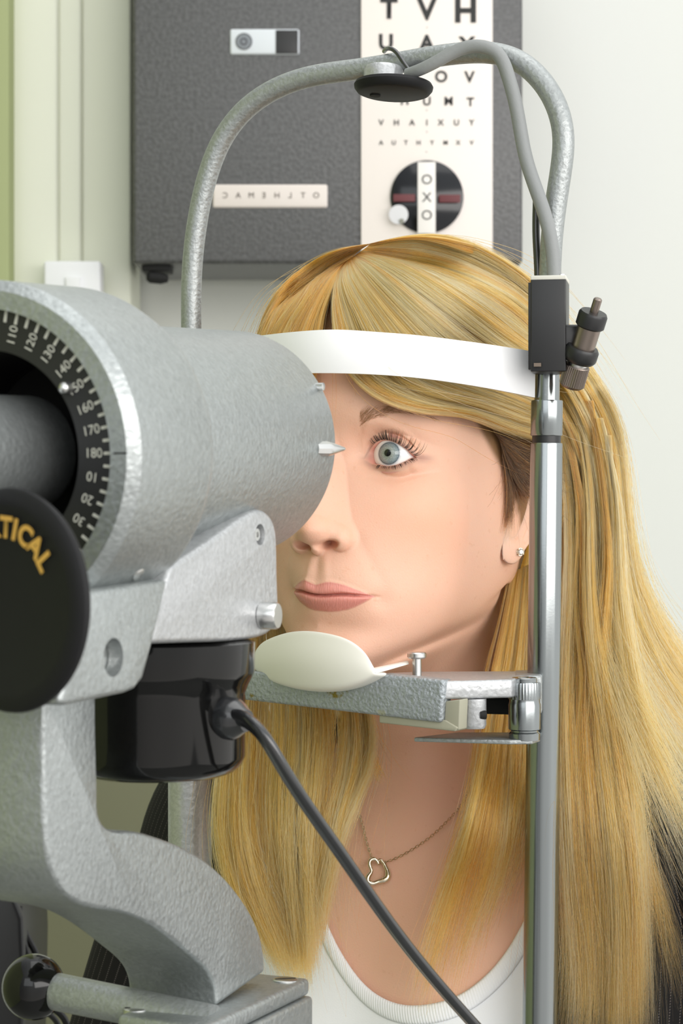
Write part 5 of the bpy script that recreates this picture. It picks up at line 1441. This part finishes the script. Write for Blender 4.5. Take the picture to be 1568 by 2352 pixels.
# ------------------------------------------------------------------ necklace with an open heart
M_sil = simple('pale_gold_silver', (.72, .64, .50), .18, 1.0)
nl = [(812, 1790), (822, 1845), (836, 1895), (850, 1950), (860, 1976)]
nr_ = [(872, 1986), (900, 1979), (945, 1957), (990, 1926), (1032, 1886), (1062, 1850), (1085, 1800)]
pc_ = hitpx(866, 1990, .002)
NL = empty('necklace', tuple(pc_), 'thin silver chain necklace with open heart pendant on her bare chest', 'necklace')
ch_ = bmesh.new()
for seg_ in (nl, nr_):
    pth = np.array([hitpx(x, y, .0026) for x, y in seg_]); fine_p = cr_path(pth, 400)
    L_ = np.linalg.norm(np.diff(fine_p, axis=0), axis=1).sum(); cnt = int(L_/.00165)
    pth = cr_path(pth, cnt+1)
    for i_ in range(cnt):
        a, b = Vector(pth[i_]), Vector(pth[i_+1]); t_ = (b-a).normalized(); c_ = (a+b)/2
        sidev = t_.cross(Vector((0, -1, 0))).normalized(); upv = t_.cross(sidev)
        e2 = (sidev if i_ % 2 == 0 else upv); e3 = t_.cross(e2)
        vs = []
        for k_ in range(14):
            an = 2*math.pi*k_/14; cpt = c_+t_*math.cos(an)*.00115+e2*math.sin(an)*.00062
            od = (t_*math.cos(an)+e2*math.sin(an)).normalized()
            vs.append([ch_.verts.new(cpt+(od*math.cos(q_)+e3*math.sin(q_))*.00019) for q_ in (0, 1.57, 3.14, 4.71)])
        for k_ in range(14):
            for m_ in range(4): ch_.faces.new((vs[k_][m_], vs[(k_+1) % 14][m_], vs[(k_+1) % 14][(m_+1) % 4], vs[k_][(m_+1) % 4]))
me = bpy.data.meshes.new('chain'); ch_.to_mesh(me); ch_.free(); link('chain', me, M_sil, NL)
hp = [(869, 1984), (860, 1973), (851, 1976), (849, 1988), (853, 2001), (846, 2013), (845, 2024), (855, 2029), (872, 2024), (889, 2017), (891, 2006), (886, 1992), (879, 1980), (871, 1975), (868, 1980)]
ht_, hb_ = hitpx(868, 1974, .0022)[1], hitpx(868, 2030, .0022)[1]
hpts = np.array([Pn(x, y, ht_+(hb_-ht_)*(y-1974)/56-.0030) for x, y in hp])
hm = MB().tube(hpts, [.0007, .0011, .0011, .0009, .0009, .0014, .0015, .0012, .0012, .0018, .0019, .0014, .0011, .0010, .0006], 90, 14)
hm.build('heart_pendant', M_sil, NL)
# ------------------------------------------------------------------ ear stud
ec = hitpx(1192, 1268, .0006)
ER = empty('earring', tuple(ec), 'small clear stone stud in her earlobe, left of the chrome post', 'earring')
en = np.array([-.15, -.95, .05]); en[0] = .25; en /= np.linalg.norm(en)
gem = MB().lathe(ec, en, [(-.001, .0004), (.0002, .0012), (.0012, .0019), (.0016, .0018), (.0022, .0011), (.0022, .0002)], 8)
gm_, n_, b_ = new_mat('clear_stone'); b_.inputs['Base Color'].default_value = (.9, .88, .86, 1); b_.inputs['Roughness'].default_value = .03; b_.inputs['Transmission Weight'].default_value = .6; b_.inputs['IOR'].default_value = 2.0
gem.build('stone', gm_, ER, 5)
cl = MB()
e1 = np.cross(en, (0, 0, 1)); e1 /= np.linalg.norm(e1); e2 = np.cross(en, e1)
for k_ in range(4):
    an = .78+k_*math.pi/2; cl.sphere(ec+en*.0016+(e1*math.cos(an)+e2*math.sin(an))*.0018, .0005, 10)
cl.lathe(ec, en, [(-.001, .0021), (.0006, .0021), (.0006, .0015)], 20)
cl.build('setting', M_sil, ER)
# ------------------------------------------------------------------ labels of parts that look unlike the rest of their thing
for nm, lb in (('post', 'chrome post'), ('forehead_band', 'white forehead band'), ('chin_cup', 'ivory white chin cup'), ('clamp_block', 'black clamp block'),
               ('lamp_disc', 'small black lamp disc under the arch'), ('lamp_cable', 'grey cable along the arch'), ('swivel_body', 'black swivel holder with a pin'),
               ('rubber_ring', 'black ring on the chrome post'), ('clamp_nut', 'chrome clamp nut'), ('lamp_housing', 'glossy black lamp housing'),
               ('measuring_knob', 'round black knob with gold lettering'), ('dial_ring', 'black dial with pale degree figures'), ('power_cord', 'black twin cord'),
               ('ball_grip', 'black ball grip'), ('lamp_bracket', 'bright silver bracket with a thumb screw'), ('hair', 'long golden blonde hair'),
               ('tank_top', 'white tank top'), ('jacket', 'dark pinstripe jacket'), ('dial', 'black round dial with white OXO strip'),
               ('chart_panel', 'white lit panel with black letters'), ('heart_pendant', 'open heart pendant')):
    o = bpy.data.objects.get(nm)
    if o is not None: o['label'] = lb
